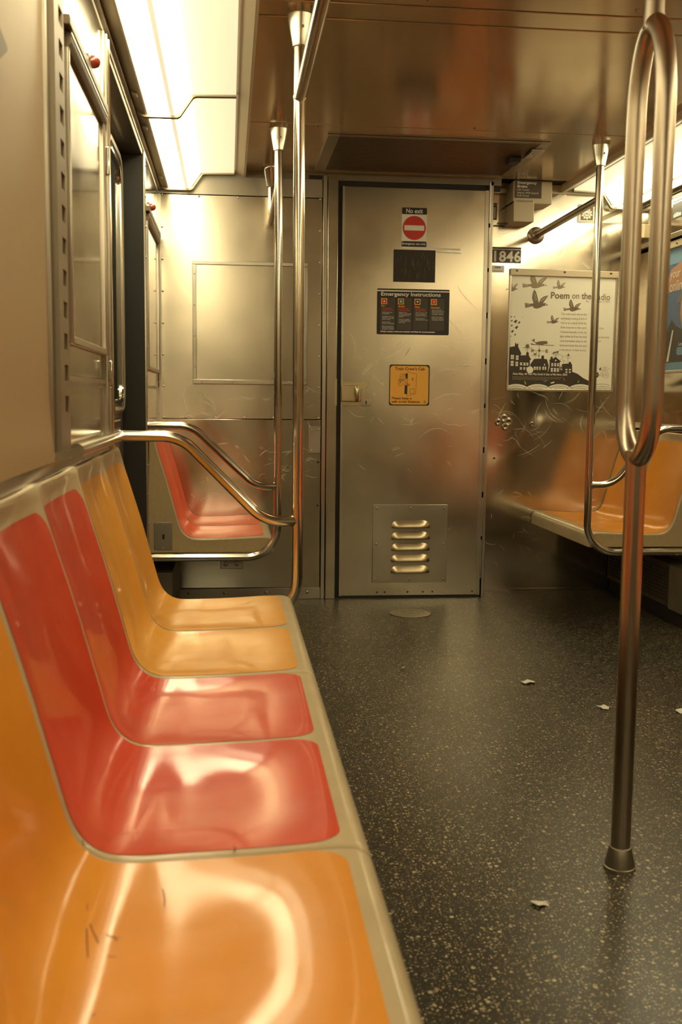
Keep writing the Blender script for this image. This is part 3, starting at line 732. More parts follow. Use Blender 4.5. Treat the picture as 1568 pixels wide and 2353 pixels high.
lt = part('latch', G().box(1.262, 1.312, 4.70, 4.80, ZC - .034, ZC - .008), 'black', t, bevel=.004)
part('latch_bracket', G().box(1.318, 1.372, 4.56, 4.68, ZC - .022, ZC - .010), 'steel_trim', t, bevel=.002)
screws('bracket_screws', [(1.335, 4.60, ZC - .022), (1.352, 4.64, ZC - .022)], .005, 'steel_dull', t, 'z')

t = thing('emergency_brake_box', 'cream metal emergency brake box high on the wall right of the cab door', 'brake box', (1.52, YF, 1.914))
part('upper_housing', G().box(1.427, 1.628, 5.25, YF, 2.006, ZC - .002), 'trim_beige', t, bevel=.003)
lc = part('cover_flap', G().box(1.427, 1.533, 5.235, YF, 1.914, 2.020), 'trim_beige', t, bevel=.003)
part('flap_hinge', G().box(1.441, 1.524, 5.2325, 5.2365, 2.011, 2.019), 'steel_dark', lc)
part('pull_rod', G().tube([(1.374, 5.352, 1.921), (1.428, 5.352, 1.921)], .0045, 10), 'steel_dark', t)
pl = part('label_plate', G().box(1.433, 1.572, 5.2480, 5.2505, 2.033, 2.121), 'sign_brown', t)
def btext(body, x, z, size, w, bold=0):
    o = text(body, t, 'sign_white', x - 1.52, z - 1.914, size, YF - 5.2476, w, bold=bold); return o
btext('Emergency', 1.447, 2.102, .018, .100, .0004); btext('Brake', 1.447, 2.084, .018, .051, .0004)
btext('Lift Cover', 1.447, 2.069, .0135, .062); btext('Alarm Will Sound', 1.447, 2.054, .0135, .108); btext('Pull Cord', 1.447, 2.040, .0135, .058)

# ---------------------------------------------------------------- ad frames and indicator lamps
def adframe(y0, y1, label):
    t = thing('advert_frame', label, 'frame', (XL, (y0 + y1) / 2, 1.135))
    part('backing_sheet', G().box(XL + .0005, XL + .004, y0, y1, 1.14, 1.77), 'steel_side', t)
    part('top_rail', G().box(XL, XL + .020, y0 - .05, y1 + .035, 1.776, 1.797), 'rail_brown', t, label='dark brown upper rail', bevel=.002)
    part('lower_lip', G().prism([(XL, 1.742), (XL + .010, 1.742), (XL + .017, 1.752), (XL + .017, 1.770), (XL, 1.775)], 'y', y0 - .016, y1 + .030), 'rail_brown', t, label='dark brown lip')
    part('lip_edge', G().box(XL + .015, XL + .0185, y0 - .016, y1 + .030, 1.768, 1.772), 'steel_trim', t)
    part('bottom_rail', G().box(XL, XL + .012, y0, y1, 1.132, 1.150), 'steel_trim', t, bevel=.003)
    part('side_rail', G().box(XL, XL + .012, y0 - .016, y0, 1.132, 1.745), 'steel_trim', t, bevel=.003)
    part('side_rail', G().box(XL, XL + .012, y1, y1 + .016, 1.132, 1.745), 'steel_trim', t, bevel=.003)
adframe(2.315, 2.915, 'empty advert frame on the near left steel panel, beside the slotted hinge strip')
adframe(4.47, 5.13, 'empty advert frame on the far left side wall, above the coral bench')
t = thing('advert_frame', 'empty steel advert frame on the end wall left of the cab door', 'frame', (.107, YE, 1.086))
part('backing_sheet', G().box(-.155, .372, YE - .003, YE, 1.105, 1.665), 'steel_end', t)
part('top_rail', G().box(-.174, .390, YE - .010, YE, 1.665, 1.684), 'steel_trim', t, bevel=.002)
part('bottom_rail', G().box(-.174, .390, YE - .014, YE, 1.086, 1.108), 'steel_trim', t, bevel=.002)
part('side_rail', G().box(-.174, -.155, YE - .010, YE, 1.108, 1.665), 'steel_trim', t, bevel=.002)
part('side_rail', G().box(.372, .390, YE - .010, YE, 1.108, 1.665), 'steel_trim', t, bevel=.002)
screws('frame_rivets', [(-.1645, YE - .010, z) for z in (1.17, 1.32, 1.47, 1.62)] + [(x, YE - .014, 1.097) for x in (-.13, .02, .17, .30)], .004, 'steel_dull', t)
for y, lab in ((2.66, 'small red indicator lamp above the near left advert frame'), (4.60, 'small red indicator lamp above the far left advert frame')):
    t = thing('indicator_lamp', lab, 'lamp', (XL, y, 1.822))
    part('base_ring', G().lathe([(.020, 0), (.020, .006), (.016, .010)], (XL + .003, y, 1.822), 'x', 20), 'steel_trim', t)
    part('red_cap', G().lathe([(.016, .006), (.0155, .018), (.012, .027), (.006, .031), (.0005, .032)], (XL + .003, y, 1.822), 'x', 20), 'red_lamp', t)

# ---------------------------------------------------------------- signs on the cab door (local frame: x right, z up, -y towards the viewer)
def plate(name, label, x, y, z, w, h, mat, r=.006, th=.0015, cat='sign', group=None, rot=None):
    t = thing(name, label, cat, (x, y, z), group, rot, True)
    part('plate', G().prism(rrect(-w / 2, w / 2, -h / 2, h / 2, r), 'y', -th, 0), mat, t); return t
YD = YE - .002
t = plate('no_entry_sign', 'white sticker with a red no-entry disc, topmost on the cab door', .922, YD, 1.871, .126, .190, 'sign_white')
part('top_band', flat(rrect(-.063, .063, .063, .095, .005), .0018), 'sign_black', t)
part('bottom_band', flat(rrect(-.063, .063, -.095, -.068, .005), .0018), 'sign_black', t)
part('red_disc', flat([(.0585 * math.cos(2 * PI * k / 48), -.003 + .0585 * math.sin(2 * PI * k / 48)) for k in range(48)], .0018), 'sign_red', t)
part('white_bar', flat(rrect(-.050, .050, -.0155, .0095, .001), .0021), 'sign_white', t)
text('No exit', t, 'sign_white', -.042, .069, .031, .0022, .084, bold=.0006)
text('Emergency use only', t, 'sign_white', -.060, -.085, .0155, .0022, .119, bold=.0002)

t = plate('black_panel', 'scratched blank black panel on the cab door under the no-entry sticker', .926, YD, 1.682, .212, .158, 'sign_black', .002, .002)
g = G(); rr = random.Random(3)
for k in range(30):
    x = rr.uniform(-.095, .095); z = rr.uniform(-.065, .045); a = rr.choice((-1, 1)) * rr.uniform(.02, .3); l = rr.uniform(.015, .04)
    ribbon(g, [(x, z), (x + l * a, z + l)], .0007, .0023)
part('scratches', g, 'ink_light', t, kind='stuff')

t = plate('emergency_instructions_sign', 'wide black emergency instructions sign in the middle of the cab door', .924, YD, 1.456, .368, .226, 'sign_black', .006)
def ex(cx): return (cx - 790) / 1300 * .368
def ez(cy): return -(cy - 515) / 840 * .226
part('white_line', flat([(-.184, ez(122)), (.184, ez(122)), (.184, ez(146)), (-.184, ez(146))], .0018), 'sign_white', t)
for a, b in ((205, 465), (500, 765), (795, 1050), (1085, 1350)):
    part('column_panel', flat([(ex(a), ez(262)), (ex(b), ez(262)), (ex(b), ez(850)), (ex(a), ez(850))], .0018), 'sign_grey', t)
text('Emergency Instructions', t, 'sign_white', ex(210), ez(225), .0255, .0022, ex(1280) - ex(210), bold=.0006)
ICON = [('Fire', 212, 'sign_red'), ('Medical', 512, 'sign_green'), ('Police', 810, 'sign_black'), ('Evacuation', 1105, 'sign_red')]
BODY = ['Notify train crew\nimmediately.\n\nIf possible, move to\nanother car through\ninterior doors.\n\nRemain inside -\ntracks are electrified.\n\nFollow instructions\nfrom train crew and\nemergency workers.',
        'Notify a crew\nmember immediately\nif a passenger is in\ndistress.\n\nIf you are qualified\nto assist, inform the\ntrain crew.',
        'Alert the train crew\nto any unlawful or\nsuspicious behavior.\n\nTrain crews can\nnotify police en route.',
        'Do not exit train\nunless directed to do\nso by train crew or\nemergency workers.\n\nFollow instructions\nfrom train crew and\nemergency workers.']
for (hd, cx, ic), bd in zip(ICON, BODY):
    part('icon_border', flat([(ex(cx), ez(272)), (ex(cx + 108), ez(272)), (ex(cx + 108), ez(382)), (ex(cx), ez(382))], .0021), 'sign_yellow', t)
    part('icon_square', flat([(ex(cx + 16), ez(288)), (ex(cx + 92), ez(288)), (ex(cx + 92), ez(366)), (ex(cx + 16), ez(366))], .0024), ic, t)
    mx_, mz_ = ex(cx + 54), ez(327); q = .0055
    if hd == 'Medical': shp = [(-.35, 1), (.35, 1), (.35, .35), (1, .35), (1, -.35), (.35, -.35), (.35, -1), (-.35, -1), (-.35, -.35), (-1, -.35), (-1, .35), (-.35, .35)]
    elif hd == 'Fire': shp = [(0, 1.1), (.45, .3), (.7, .5), (.85, -.2), (.4, -.95), (-.4, -.95), (-.85, -.2), (-.5, .35), (-.25, .1)]
    elif hd == 'Police': shp = [(0, 1), (.45, .8), (.9, .9), (.8, 0), (.55, -.6), (0, -1), (-.55, -.6), (-.8, 0), (-.9, .9), (-.45, .8)]
    else: shp = [(-.1, 1), (.3, .9), (.3, .5), (.8, .4), (.8, .15), (.3, .15), (.25, -1), (-.05, -1), (-.1, 0), (-.5, -.3), (-.6, 0), (-.2, .5)]
    part('icon_emblem', flat([(mx_ + a * q, mz_ + b * q) for a, b in shp], .0027), 'sign_white', t)
    text(hd, t, 'sign_yellow', ex(cx + 8), ez(424 + (cx - 212) * .02), .0105, .0022, None, bold=.0004)
    y0 = 545 if hd != 'Evacuation' else 490
    if hd != 'Evacuation': text('Do not pull the\nemergency brake.', t, 'sign_red', ex(cx + 22), ez(464 + (cx - 212) * .012), .0078, .0022, None, bold=.0003, line=1.0)
    text(bd, t, 'sign_white', ex(cx + 22), ez(y0 - 8), .0073, .0022, None, line=.95)
text('Always contact a train-crew member and listen for announcements.', t, 'sign_white', ex(205), ez(893), .011, .0022, ex(1190) - ex(205), bold=.0003)

t = plate('crew_cab_sign', 'yellow square train crew cab sign with a black border on the cab door', .911, YD, 1.091, .206, .205, 'sign_black', .010)
def qx(cx): return (cx - 808) / 1225 * .206
def qz(cy): return -(cy - 848) / 1255 * .205
part('yellow_face', flat(rrect(qx(222), qx(1388), qz(1445), qz(258), .016), .0018), 'sign_yellow', t)
text("Train Crew's Cab", t, 'sign_maroon', qx(365), qz(388), .0205, .0022, qx(1270) - qx(365), bold=.0004)
text('Please keep a', t, 'sign_maroon', qx(282), qz(1285), .0170, .0022, qx(880) - qx(282), bold=.0004)
text('safe social distance', t, 'sign_maroon', qx(275), qz(1390), .0170, .0022, qx(1130) - qx(275), bold=.0004)
def qp(L): return [(qx(a), qz(b)) for a, b in L]
part('doorway_shade', flat(qp([(672, 490), (750, 490), (750, 655), (700, 640)]), .0019), 'sign_black', t)
part('doorway_shade', flat(qp([(665, 850), (740, 850), (735, 1125), (660, 1120)]), .0019), 'sign_black', t)
g = G(); W_ = .0014
for Lr in ([(750, 450), (1018, 495), (1000, 1115), (738, 1180), (750, 450)],
           [(830, 965), (950, 955), (945, 1095), (825, 1110), (830, 965)],
           [(760, 805), (820, 810), (818, 870), (756, 870), (760, 805)], [(775, 830), (800, 830), (800, 852), (775, 852)],
           [(525, 600), (520, 540), (550, 505), (600, 495), (650, 515), (670, 560)], [(522, 590), (570, 575), (640, 565), (665, 560)],
           [(525, 600), (515, 640), (535, 690), (570, 715), (640, 690), (690, 660), (680, 590), (668, 560)],
           [(540, 650), (560, 680), (600, 690), (660, 650)], [(545, 650), (600, 635), (655, 630)],
           [(640, 710), (600, 700), (520, 790), (515, 830)], [(570, 720), (520, 770), (500, 700), (480, 670), (470, 820), (485, 870), (520, 885), (560, 860), (625, 790), (660, 830)],
           [(500, 700), (515, 670), (530, 690), (540, 740)], [(690, 665), (742, 660)], [(650, 720), (690, 790), (735, 920)], [(680, 690), (720, 780), (745, 850)], [(660, 830), (700, 880), (735, 925)],
           [(570, 610), (585, 605)], [(625, 600), (645, 596)], [(590, 545), (600, 520)], [(620, 540), (625, 515)]):
    ribbon(g, qp(Lr), W_, .0021)
part('line_drawing', g, 'sign_maroon', t, label='line drawing of a masked person in a cap leaning round a door', smooth=False)
part('drawn_mask', flat(qp([(580, 650), (650, 640), (655, 680), (615, 695), (585, 685)]), .00195), 'brass', t)
g = G()
for z in (625, 650, 680): g.add([(qx(880), -.0021, qz(z)), (qx(925), -.0021, qz(z + 4)), (qx(925), -.0021, qz(z + 20)), (qx(880), -.0021, qz(z + 16))], [[0, 1, 2, 3]])
part('drawn_door_notice', g, 'sign_maroon', t)
g = G(); ribbon(g, [(qx(1278) + .0050 * math.cos(math.radians(a)), qz(1365) + .0050 * math.sin(math.radians(a))) for a in range(-140, 141, 20)], .0024, .0021)
part('round_logo', g, 'sign_maroon', t, smooth=False)

# number plates, sticker and poster on the right-hand end wall
t = thing('number_plate', 'black number plate reading 1846 left of the framed poster', 'number plate', (1.436, YF, 1.769), None, None, True)
for k, ch in enumerate('1846'):
    x = -.079 + .0395 * k + .0198
    part('digit_tile', G().prism(rrect(x - .0193, x + .0193, -.040, .040, .002), 'y', -.002, 0), 'sign_brown', t)
    part('top_line', flat([(x - .019, .027), (x + .019, .027), (x + .019, .031), (x - .019, .031)], .0024), 'sign_white', t)
    text(ch, t, 'sign_white', x, -.032, .074, .0026, None, 'CENTER', bold=.0022)
t = plate('number_plate', 'lone digit 1 plate high beside the cab door frame', 1.367, YF, 1.988, .027, .084, 'sign_brown', .001, .002, 'number plate')
part('top_line', flat([(-.0135, .030), (.0135, .030), (.0135, .033), (-.0135, .033)], .0024), 'sign_white', t)
text('1', t, 'sign_white', .0015, -.034, .078, .0026, None, 'CENTER', bold=.0020)
t = plate('barcode_sticker', 'small white barcode sticker under the 1846 plate', 1.394, YF, 1.697, .066, .036, 'sign_white', .002, .0006, 'sticker')
g = G(); rr = random.Random(5); x = -.017
while x < .012:
    w = rr.uniform(.0006, .0018); g.add([(x, -.001, .004), (x + w, -.001, .004), (x + w, -.001, .013), (x, -.001, .013)], [[0, 1, 2, 3]]); x += w + rr.uniform(.0006, .0016)
part('bar_code', g, 'ink', t, kind='stuff')
g = G()
for k in range(9): g.add([(-.028 + .006 * k, -.001, -.012), (-.0235 + .006 * k, -.001, -.012), (-.0235 + .006 * k, -.001, -.009), (-.028 + .006 * k, -.001, -.009)], [[0, 1, 2, 3]])
part('fine_print', g, 'ink_mid', t, kind='stuff')

t = thing('gear_sticker', 'pale sticker with a gear emblem under the far right ceiling light', 'sticker', (1.945, YF, 1.990), None, None, True)
part('plate', G().prism(rrect(-.136, .136, -.047, .047, .008), 'y', -.0012, 0), 'ink_mid', t)
part('face', flat(rrect(-.1335, .1335, -.0445, .0445, .007), .0015), 'sign_white', t)
part('inner_line', flat(rrect(-.129, .129, -.040, .040, .005), .0018), 'ink_mid', t)
part('inner_face', flat(rrect(-.1275, .1275, -.0385, .0385, .005), .0021), 'sign_white', t)
part('emblem_square', flat([(-.118, -.033), (-.052, -.033), (-.052, .033), (-.118, .033)], .0024), 'ink_mid', t)
part('gear_emblem', flat([(-.085 + (.030 if (k // 2) % 2 else .023) * math.cos(2 * PI * k / 40), (.030 if (k // 2) % 2 else .023) * math.sin(2 * PI * k / 40)) for k in range(40)], .0027), 'sign_white', t)
g = G()
ribbon(g, [(-.085 + .014 * math.cos(math.radians(a)), .014 * math.sin(math.radians(a))) for a in range(180, 361, 15)], .0022, .0030)
ribbon(g, [(-.085 + .018 * math.cos(math.radians(a)), .018 * math.sin(math.radians(a))) for a in range(0, 361, 15)], .0014, .0030)
g.add([(-.092, -.0030, .002), (-.078, -.0030, .002), (-.078, -.0030, -.003), (-.092, -.0030, -.003)], [[0, 1, 2, 3]])
part('emblem_lines', g, 'ink_mid', t, smooth=False)
part('grey_band', flat([(-.040, -.036), (.000, -.036), (.124, .020), (.124, .034), (.080, .028), (-.010, -.016), (-.040, -.020)], .0024), 'ink_light', t)
part('tan_patch', flat([(-.020, .034), (.010, .030), (.030, .034), (.038, .010), (.020, .000), (-.012, .006)], .0025), 'brass', t)

# framed poster
PX, PZ = 1.7465, 1.381
t = thing('framed_poster', 'framed black and white bird and rooftops poster on the right end wall', 'poster', (PX, YF, PZ), None, (0, math.radians(.35), 0), True)
part('backing', G().box(-.288, .288, -.003, 0, -.305, .300), 'paper', t)
part('top_rail', G().box(-.292, .294, -.014, 0, .283, .318), 'trim_beige', t, bevel=.003)
part('bottom_rail', G().box(-.291, .291, -.010, 0, -.312, -.300), 'steel_trim', t, bevel=.002)
part('side_rail', G().box(-.292, -.281, -.010, 0, -.305, .290), 'steel_trim', t, bevel=.002)
part('side_rail', G().box(.281, .292, -.010, 0, -.305, .290), 'steel_trim', t, bevel=.002)
screws('rail_screws', [(-.255, -.014, .308), (0, -.014, .308), (.250, -.014, .308)], .007, 'steel_dark', t)
def pm(cx, cy):
    tt = (cy - 180 - (cx - 135) / 1355 * 22) / 1467
    l, r = 135 - 25 * tt, 1490 - 50 * tt
    return (-.281 + .562 * (cx - l) / (r - l), .284 - .585 * tt)
def pp(L): return [pm(a, b) for a, b in L]
def clipx(L): return [(max(-.281, min(.281, a)), max(-.300, min(.284, b))) for a, b in L]
BIRD = [(0, .70), (.02, .96), (.18, .92), (.33, .86), (.40, .97), (.52, 1.0), (.66, .95), (.80, .86), (.93, .83), (1.0, .81), (.93, .74), (.86, .70), (.78, .72), (.84, .60), (.95, .42), (1.0, .30), (.82, .36), (.68, .48), (.60, .70), (.54, .40), (.48, .15), (.40, 0), (.33, .2), (.31, .45), (.38, .72), (.25, .75), (.1, .72)]
def bird(x, y, w, h, mat='ink_mid', cut=0):
    P = [(x + a * w, y + b * h) for a, b in BIRD]
    part('printed_bird', flat(clipx(pp(P)), .0036), mat, t, smooth=False)
    if w > 140:
        ep = pm(x + .90 * w, y + .78 * h); rr_ = w * .0000105
        part('bird_eye', flat([(ep[0] + rr_ * math.cos(a * PI / 4), ep[1] + rr_ * math.sin(a * PI / 4)) for a in range(8)], .0040), 'paper', t)
        g = G()
        for q in ((.44, .2, .50, .6), (.39, .15, .44, .6), (.92, .38, .70, .62), (.86, .42, .68, .58), (.02, .80, .22, .80), (.03, .88, .22, .84), (.02, .74, .22, .76)):
            ribbon(g, pp([(x + q[0] * w, y + q[1] * h), (x + q[2] * w, y + q[3] * h)]), .0009, .0040)
        part('feather_lines', g, 'paper', t, smooth=False)
bird(310, 358, 300, 248, 'ink_mid'); bird(810, 478, 230, 160, 'ink_mid'); bird(600, 685, 155, 112, 'ink_mid'); bird(672, 228, 162, 122, 'ink_light')
bird(275, 140, 320, 205, 'ink_light'); bird(60, 240, 158, 148, 'ink_light')
for x, y, s in ((125, 700, 26), (170, 705, 22), (130, 750, 30), (165, 745, 55), (222, 770, 36), (130, 812, 30), (180, 825, 52), (132, 880, 44), (175, 930, 30), (124, 955, 20), (278, 710, 12)):
    P = [(0, .6), (.35, .75), (.6, .95), (.75, .55), (1, .35), (.9, .2), (.62, .3), (.75, -.05), (.45, .25), (.3, .45)]
    part('printed_bird', flat(clipx(pp([(x + a * s, y + b * s) for a, b in P])), .0036), 'ink', t, smooth=False)
def ptext(body, cx, cy, size, cx2=None, mat='ink_mid', bold=0, shear=0, d=.0040):
    a = pm(cx, cy); w = (pm(cx2, cy)[0] - a[0]) if cx2 else None
    return text(body, t, mat, a[0], a[1], size, d, w, bold=bold, shear=shear)
ptext('Poem', 645, 470, .047, 885, bold=.0009); ptext('on', 920, 472, .047, 1010); ptext('the', 1042, 474, .047, 1170, bold=.0007); ptext('Ra', 1190, 480, .047, 1290, bold=.0008); ptext('dio', 1298, 484, .047, 1415)
ptext('May', 1100, 515, .014, 1140, 'ink_light'); ptext('mber, 5, 2010', 1240, 515, .014, 1412, 'ink_light')
for k, (a, c) in enumerate((('The radio said rain in the', 1110), ('and being trusting & full of', 1110), ('I led us to a shady hill & the', 1110), ('drew inwards to the earth', 1110), ('I kneeled beneath a tree, my', 1115), ('light welled up from the mud', 1115), ('took themselves away-to the', 1115), ('Someone bottle this and send', 1115), ('in the desert. In their brown', 1110))):
    ptext(a, 780 - 2 * k, 682 + 58.5 * k, .0155, c, 'ink_light')
ptext('data lines', 1215, 865, .0155, 1335, 'ink_light'); ptext('where the birds', 1215, 982, .0155, 1408, 'ink_light'); ptext('harbor?', 1215, 1035, .0155, 1305, 'ink_light')
# town silhouette, hill, waves
part('hill', flat(clipx(pp([(118, 1650), (118, 1440), (390, 1430), (640, 1425), (930, 1425), (1000, 1450), (1080, 1510), (1180, 1560), (1280, 1600), (1300, 1650)])), .0034), 'ink', t, smooth=False)
HOUSES = [[(118, 1445), (124, 1110), (165, 1098), (170, 1060), (182, 1098), (195, 1045), (215, 1070), (235, 1055), (233, 1100), (275, 1190), (262, 1215), (262, 1445)],
          [(262, 1445), (262, 1212), (335, 1212), (338, 1180), (353, 1163), (370, 1180), (372, 1215), (402, 1270), (385, 1275), (385, 1445)],
          [(400, 1445), (392, 1330), (440, 1258), (532, 1256), (535, 1215), (566, 1215), (568, 1258), (605, 1262), (628, 1345), (615, 1445)],
          [(615, 1445), (640, 1360), (640, 1280), (628, 1272), (652, 1262), (652, 1232), (678, 1228), (680, 1258), (715, 1230), (790, 1292), (770, 1300), (772, 1445)],
          [(770, 1445), (780, 1350), (810, 1322), (885, 1318), (890, 1296), (915, 1296), (918, 1320), (930, 1326), (935, 1445)]]
for P in HOUSES: part('printed_house', flat(clipx(pp(P)), .0036), 'ink', t, smooth=False)
g = G()
def win(x, y, w, h):
    for a in (0, 1):
        for b in (0, 1):
            P = pp([(x + a * w * .54, y + b * h * .54), (x + a * w * .54 + w * .46, y + b * h * .54), (x + a * w * .54 + w * .46, y + b * h * .54 + h * .46), (x + a * w * .54, y + b * h * .54 + h * .46)])
            g.poly([(p[0], -.0042, p[1]) for p in P])
for w in ((140, 1208, 40, 55), (206, 1215, 32, 58), (140, 1285, 36, 66), (202, 1296, 32, 58), (260, 1305, 26, 38), (304, 1308, 26, 38), (342, 1308, 24, 38), (258, 1368, 26, 32), (303, 1368, 24, 32), (342, 1368, 24, 32),
          (568, 1322, 14, 24), (437, 1360, 24, 42), (470, 1360, 22, 42), (506, 1360, 20, 42), (548, 1360, 20, 40), (578, 1360, 18, 40), (662, 1312, 24, 42), (700, 1312, 24, 42), (738, 1314, 22, 42), (656, 1376, 26, 50), (696, 1376, 26, 50), (734, 1378, 24, 48), (786, 1342, 14, 22), (786, 1382, 16, 22), (845, 1388, 26, 20), (890, 1388, 24, 20), (845, 1422, 26, 18), (890, 1422, 24, 18)): win(*w)
part('house_windows', g, 'paper', t, kind='stuff', smooth=False)
c0 = pm(718, 1278)
part('round_window', flat([(c0[0] + .004 * math.cos(a * PI / 6), c0[1] + .004 * math.sin(a * PI / 6)) for a in range(12)], .0042), 'paper', t)
c0 = pm(388, 1402)
part('worn_spot', flat([(c0[0] + .018 * math.cos(a * PI / 10), c0[1] + .018 * math.sin(a * PI / 10)) for a in range(20)], .0041), 'paper', t)
part('worn_spot', flat(clipx(pp([(128, 1105), (130, 1015), (150, 1050), (155, 1030), (180, 1050), (195, 1045), (190, 1095)])), .0043), 'sign_white', t)
part('printed_whale', flat(pp([(398, 1015), (425, 1008), (440, 993), (446, 1010), (440, 1030), (458, 1044), (500, 1030), (560, 1025), (605, 1027), (612, 1060), (560, 1068), (540, 1085), (530, 1072), (470, 1068), (445, 1045), (425, 1030)]), .0036), 'ink_mid', t, smooth=False)
g = G()
for Lr, w in (([(398, 1070), (690, 1082)], .0025), ([(505, 1080), (503, 1255)], .0016), ([(440, 1150), (590, 1155)], .0014), ([(300, 1112), (418, 1120)], .0018), ([(352, 1090), (352, 1165)], .0014), ([(325, 1130), (380, 1132)], .0012), ([(332, 1150), (375, 1152)], .0010),
             ([(410, 1212), (480, 1216)], .0014), ([(455, 1200), (455, 1240)], .0012), ([(664, 1194), (780, 1198)], .0018), ([(720, 1190), (718, 1232)], .0014), ([(690, 1215), (760, 1218)], .0010), ([(845, 1215), (912, 1218)], .0014), ([(880, 1185), (874, 1320)], .0014), ([(850, 1240), (905, 1242)], .0012), ([(785, 1210), (828, 1232)], .0012), ([(812, 1218), (780, 1275)], .0012), ([(800, 1268), (848, 1290)], .0010), ([(822, 1275), (820, 1315)], .0010),
             ([(398, 1058), (440, 1072)], .0035)):
    ribbon(g, pp(Lr), w, .0037)
part('weather_vane_lines', g, 'ink_mid', t, smooth=False)
for P in ([(505, 1125), (523, 1150), (503, 1172), (487, 1148)], [(503, 1205), (514, 1217), (502, 1228), (491, 1216)], [(325, 1108), (335, 1065), (350, 1080), (352, 1060), (372, 1075), (376, 1110)], [(430, 1200), (440, 1180), (455, 1192), (468, 1170), (470, 1192), (462, 1210)],
          [(675, 1185), (690, 1165), (730, 1162), (742, 1150), (760, 1160), (750, 1172), (748, 1190), (735, 1178), (700, 1180), (688, 1190)], [(866, 1214), (882, 1180), (898, 1216)]):
    part('weather_vane', flat(pp(P), .0038), 'ink_mid', t, smooth=False)
ptext('W', 395, 1170, .022, 438, 'ink_mid', .001); ptext('E', 586, 1174, .022, 614, 'ink_mid', .001)
g = G()
for k in range(5):
    cx = 110 + 275 * k + 105
    for j, rr_ in enumerate((215, 185, 160, 135)):
        pts = []
        for a in range(-62, 63, 6):
            x = cx + rr_ * 1.15 * math.sin(math.radians(a)); y = 1585 + 215 - rr_ * math.cos(math.radians(a)) * 1.0 
            if y < 1652 and 108 < x < 1440: pts.append((x, y))
        if len(pts) > 1: ribbon(g, clipx(pp(pts)), .0016, .0044)
wv = []
for x in range(108, 1442, 12):
    k = round((x - 215) / 275); dx = (x - 215 - 275 * k) / 1.15; wv.append((x, 1588 + 215 - math.sqrt(max(1, 215 ** 2 - dx * dx))))
part('wave_band', flat(clipx(pp(wv + [(1440, 1655), (108, 1655)])), .0040), 'paper', t, smooth=False)
part('wave_lines', g, 'ink', t, smooth=False)
ptext('Duke Riley, All That Was South Is East of Me Now, 2024', 168, 1465, .0145, 868, 'paper', .0003, .15, .0046)
g = G(); rr = random.Random(9)
for j in range(3):
    x = 165
    while x < (785 if j == 0 else 770 if j == 1 else 620):
        w = rr.uniform(12, 34); P = pp([(x, 1488 + 17 * j + (x - 165) * .02), (x + w, 1488 + 17 * j + (x - 165) * .02), (x + w, 1495 + 17 * j + (x - 165) * .02), (x, 1495 + 17 * j + (x - 165) * .02)]); g.poly([(p[0], -.0046, p[1]) for p in P]); x += w + 7
part('fine_print', g, 'ink_light', t, kind='stuff', smooth=False)
for m_, P in (('print_green', [(315, 1550), (325, 1545), (345, 1580), (340, 1596), (325, 1590)]), ('print_blue', [(562, 1565), (575, 1545), (612, 1535), (600, 1555)]), ('print_rust', [(815, 1500), (822, 1498), (842, 1535), (830, 1545), (818, 1530)]), ('print_green', [(996, 1570), (1018, 1535), (1024, 1538), (1020, 1565)]), ('paper', [(652, 1572), (660, 1568), (695, 1555), (705, 1560), (702, 1572), (662, 1582)])):
    part('printed_litter', flat(pp(P), .0046), m_, t, smooth=False)
c1 = pm(1245, 1465); c2 = pm(1374, 1467)
part('round_logo', flat([(c1[0] + .0145 * math.cos(a * PI / 12), c1[1] + .0145 * math.sin(a * PI / 12)) for a in range(24)], .0038), 'ink', t)
g = G(); ribbon(g, [(c2[0] + .0145 * math.cos(a * PI / 12), c2[1] + .0145 * math.sin(a * PI / 12)) for a in range(25)], .0012, .0038)
ribbon(g, pp([(1340, 1408), (1285, 1475), (1345, 1475)]), .0011, .0038); ribbon(g, pp([(1325, 1420), (1325, 1500)]), .0011, .0038)
for y in (1458, 1472): ribbon(g, pp([(1358, y), (1392, y)]), .0014, .0038)
part('anniversary_logo', g, 'ink_mid', t, smooth=False)
g = G()
for y in (1458, 1472): ribbon(g, pp([(1226, y), (1264, y)]), .0014, .0042)
part('logo_lettering', g, 'paper', t, smooth=False)
part('leaf_logo', flat(pp([(1298, 1358), (1304, 1375), (1315, 1390), (1298, 1410), (1278, 1390), (1292, 1375)]), .0038), 'ink_mid', t)
ptext('POETRY\nSOCIETY OF\nAMERICA', 1322, 1372, .0085, 1418, 'ink_light')

# right side wall: advert and small sign (local frame turned to face the aisle)
RR = (0, 0, -PI / 2)
t = thing('framed_advert', 'blue framed advert with a person in a grey cap, cut by the right picture edge', 'poster', (XR, 4.66, 1.465), None, RR, True)
W2, H2 = .66, .59
part('backing', G().box(-.33, .33, -.003, 0, -.295, .295), 'deep_blue', t)
part('top_rail', G().box(-.345, .345, -.014, 0, .290, .325), 'trim_beige', t, bevel=.003)
part('bottom_rail', G().box(-.345, .345, -.010, 0, -.307, -.293), 'steel_trim', t, bevel=.002)
part('side_rail', G().box(-.345, -.328, -.010, 0, -.30, .29), 'steel_trim', t, bevel=.002)
part('side_rail', G().box(.328, .345, -.010, 0, -.30, .29), 'steel_trim', t, bevel=.002)
screws('rail_screws', [(-.20, -.014, .308), (.1, -.014, .308)], .007, 'steel_dark', t)
part('sky_print', flat([(-.328, .215), (.328, .215), (.328, .290), (-.328, .290)], .0034), 'sky_blue', t)
part('warm_print', flat([(-.328, .12), (-.28, .19), (-.18, .215), (-.02, .215), (-.05, .13), (-.18, .09), (-.328, .08)], .0036), 'skin', t)
part('blue_footer', flat([(-.328, -.293), (.328, -.293), (.328, -.255), (-.328, -.255)], .0040), 'sky_blue', t)
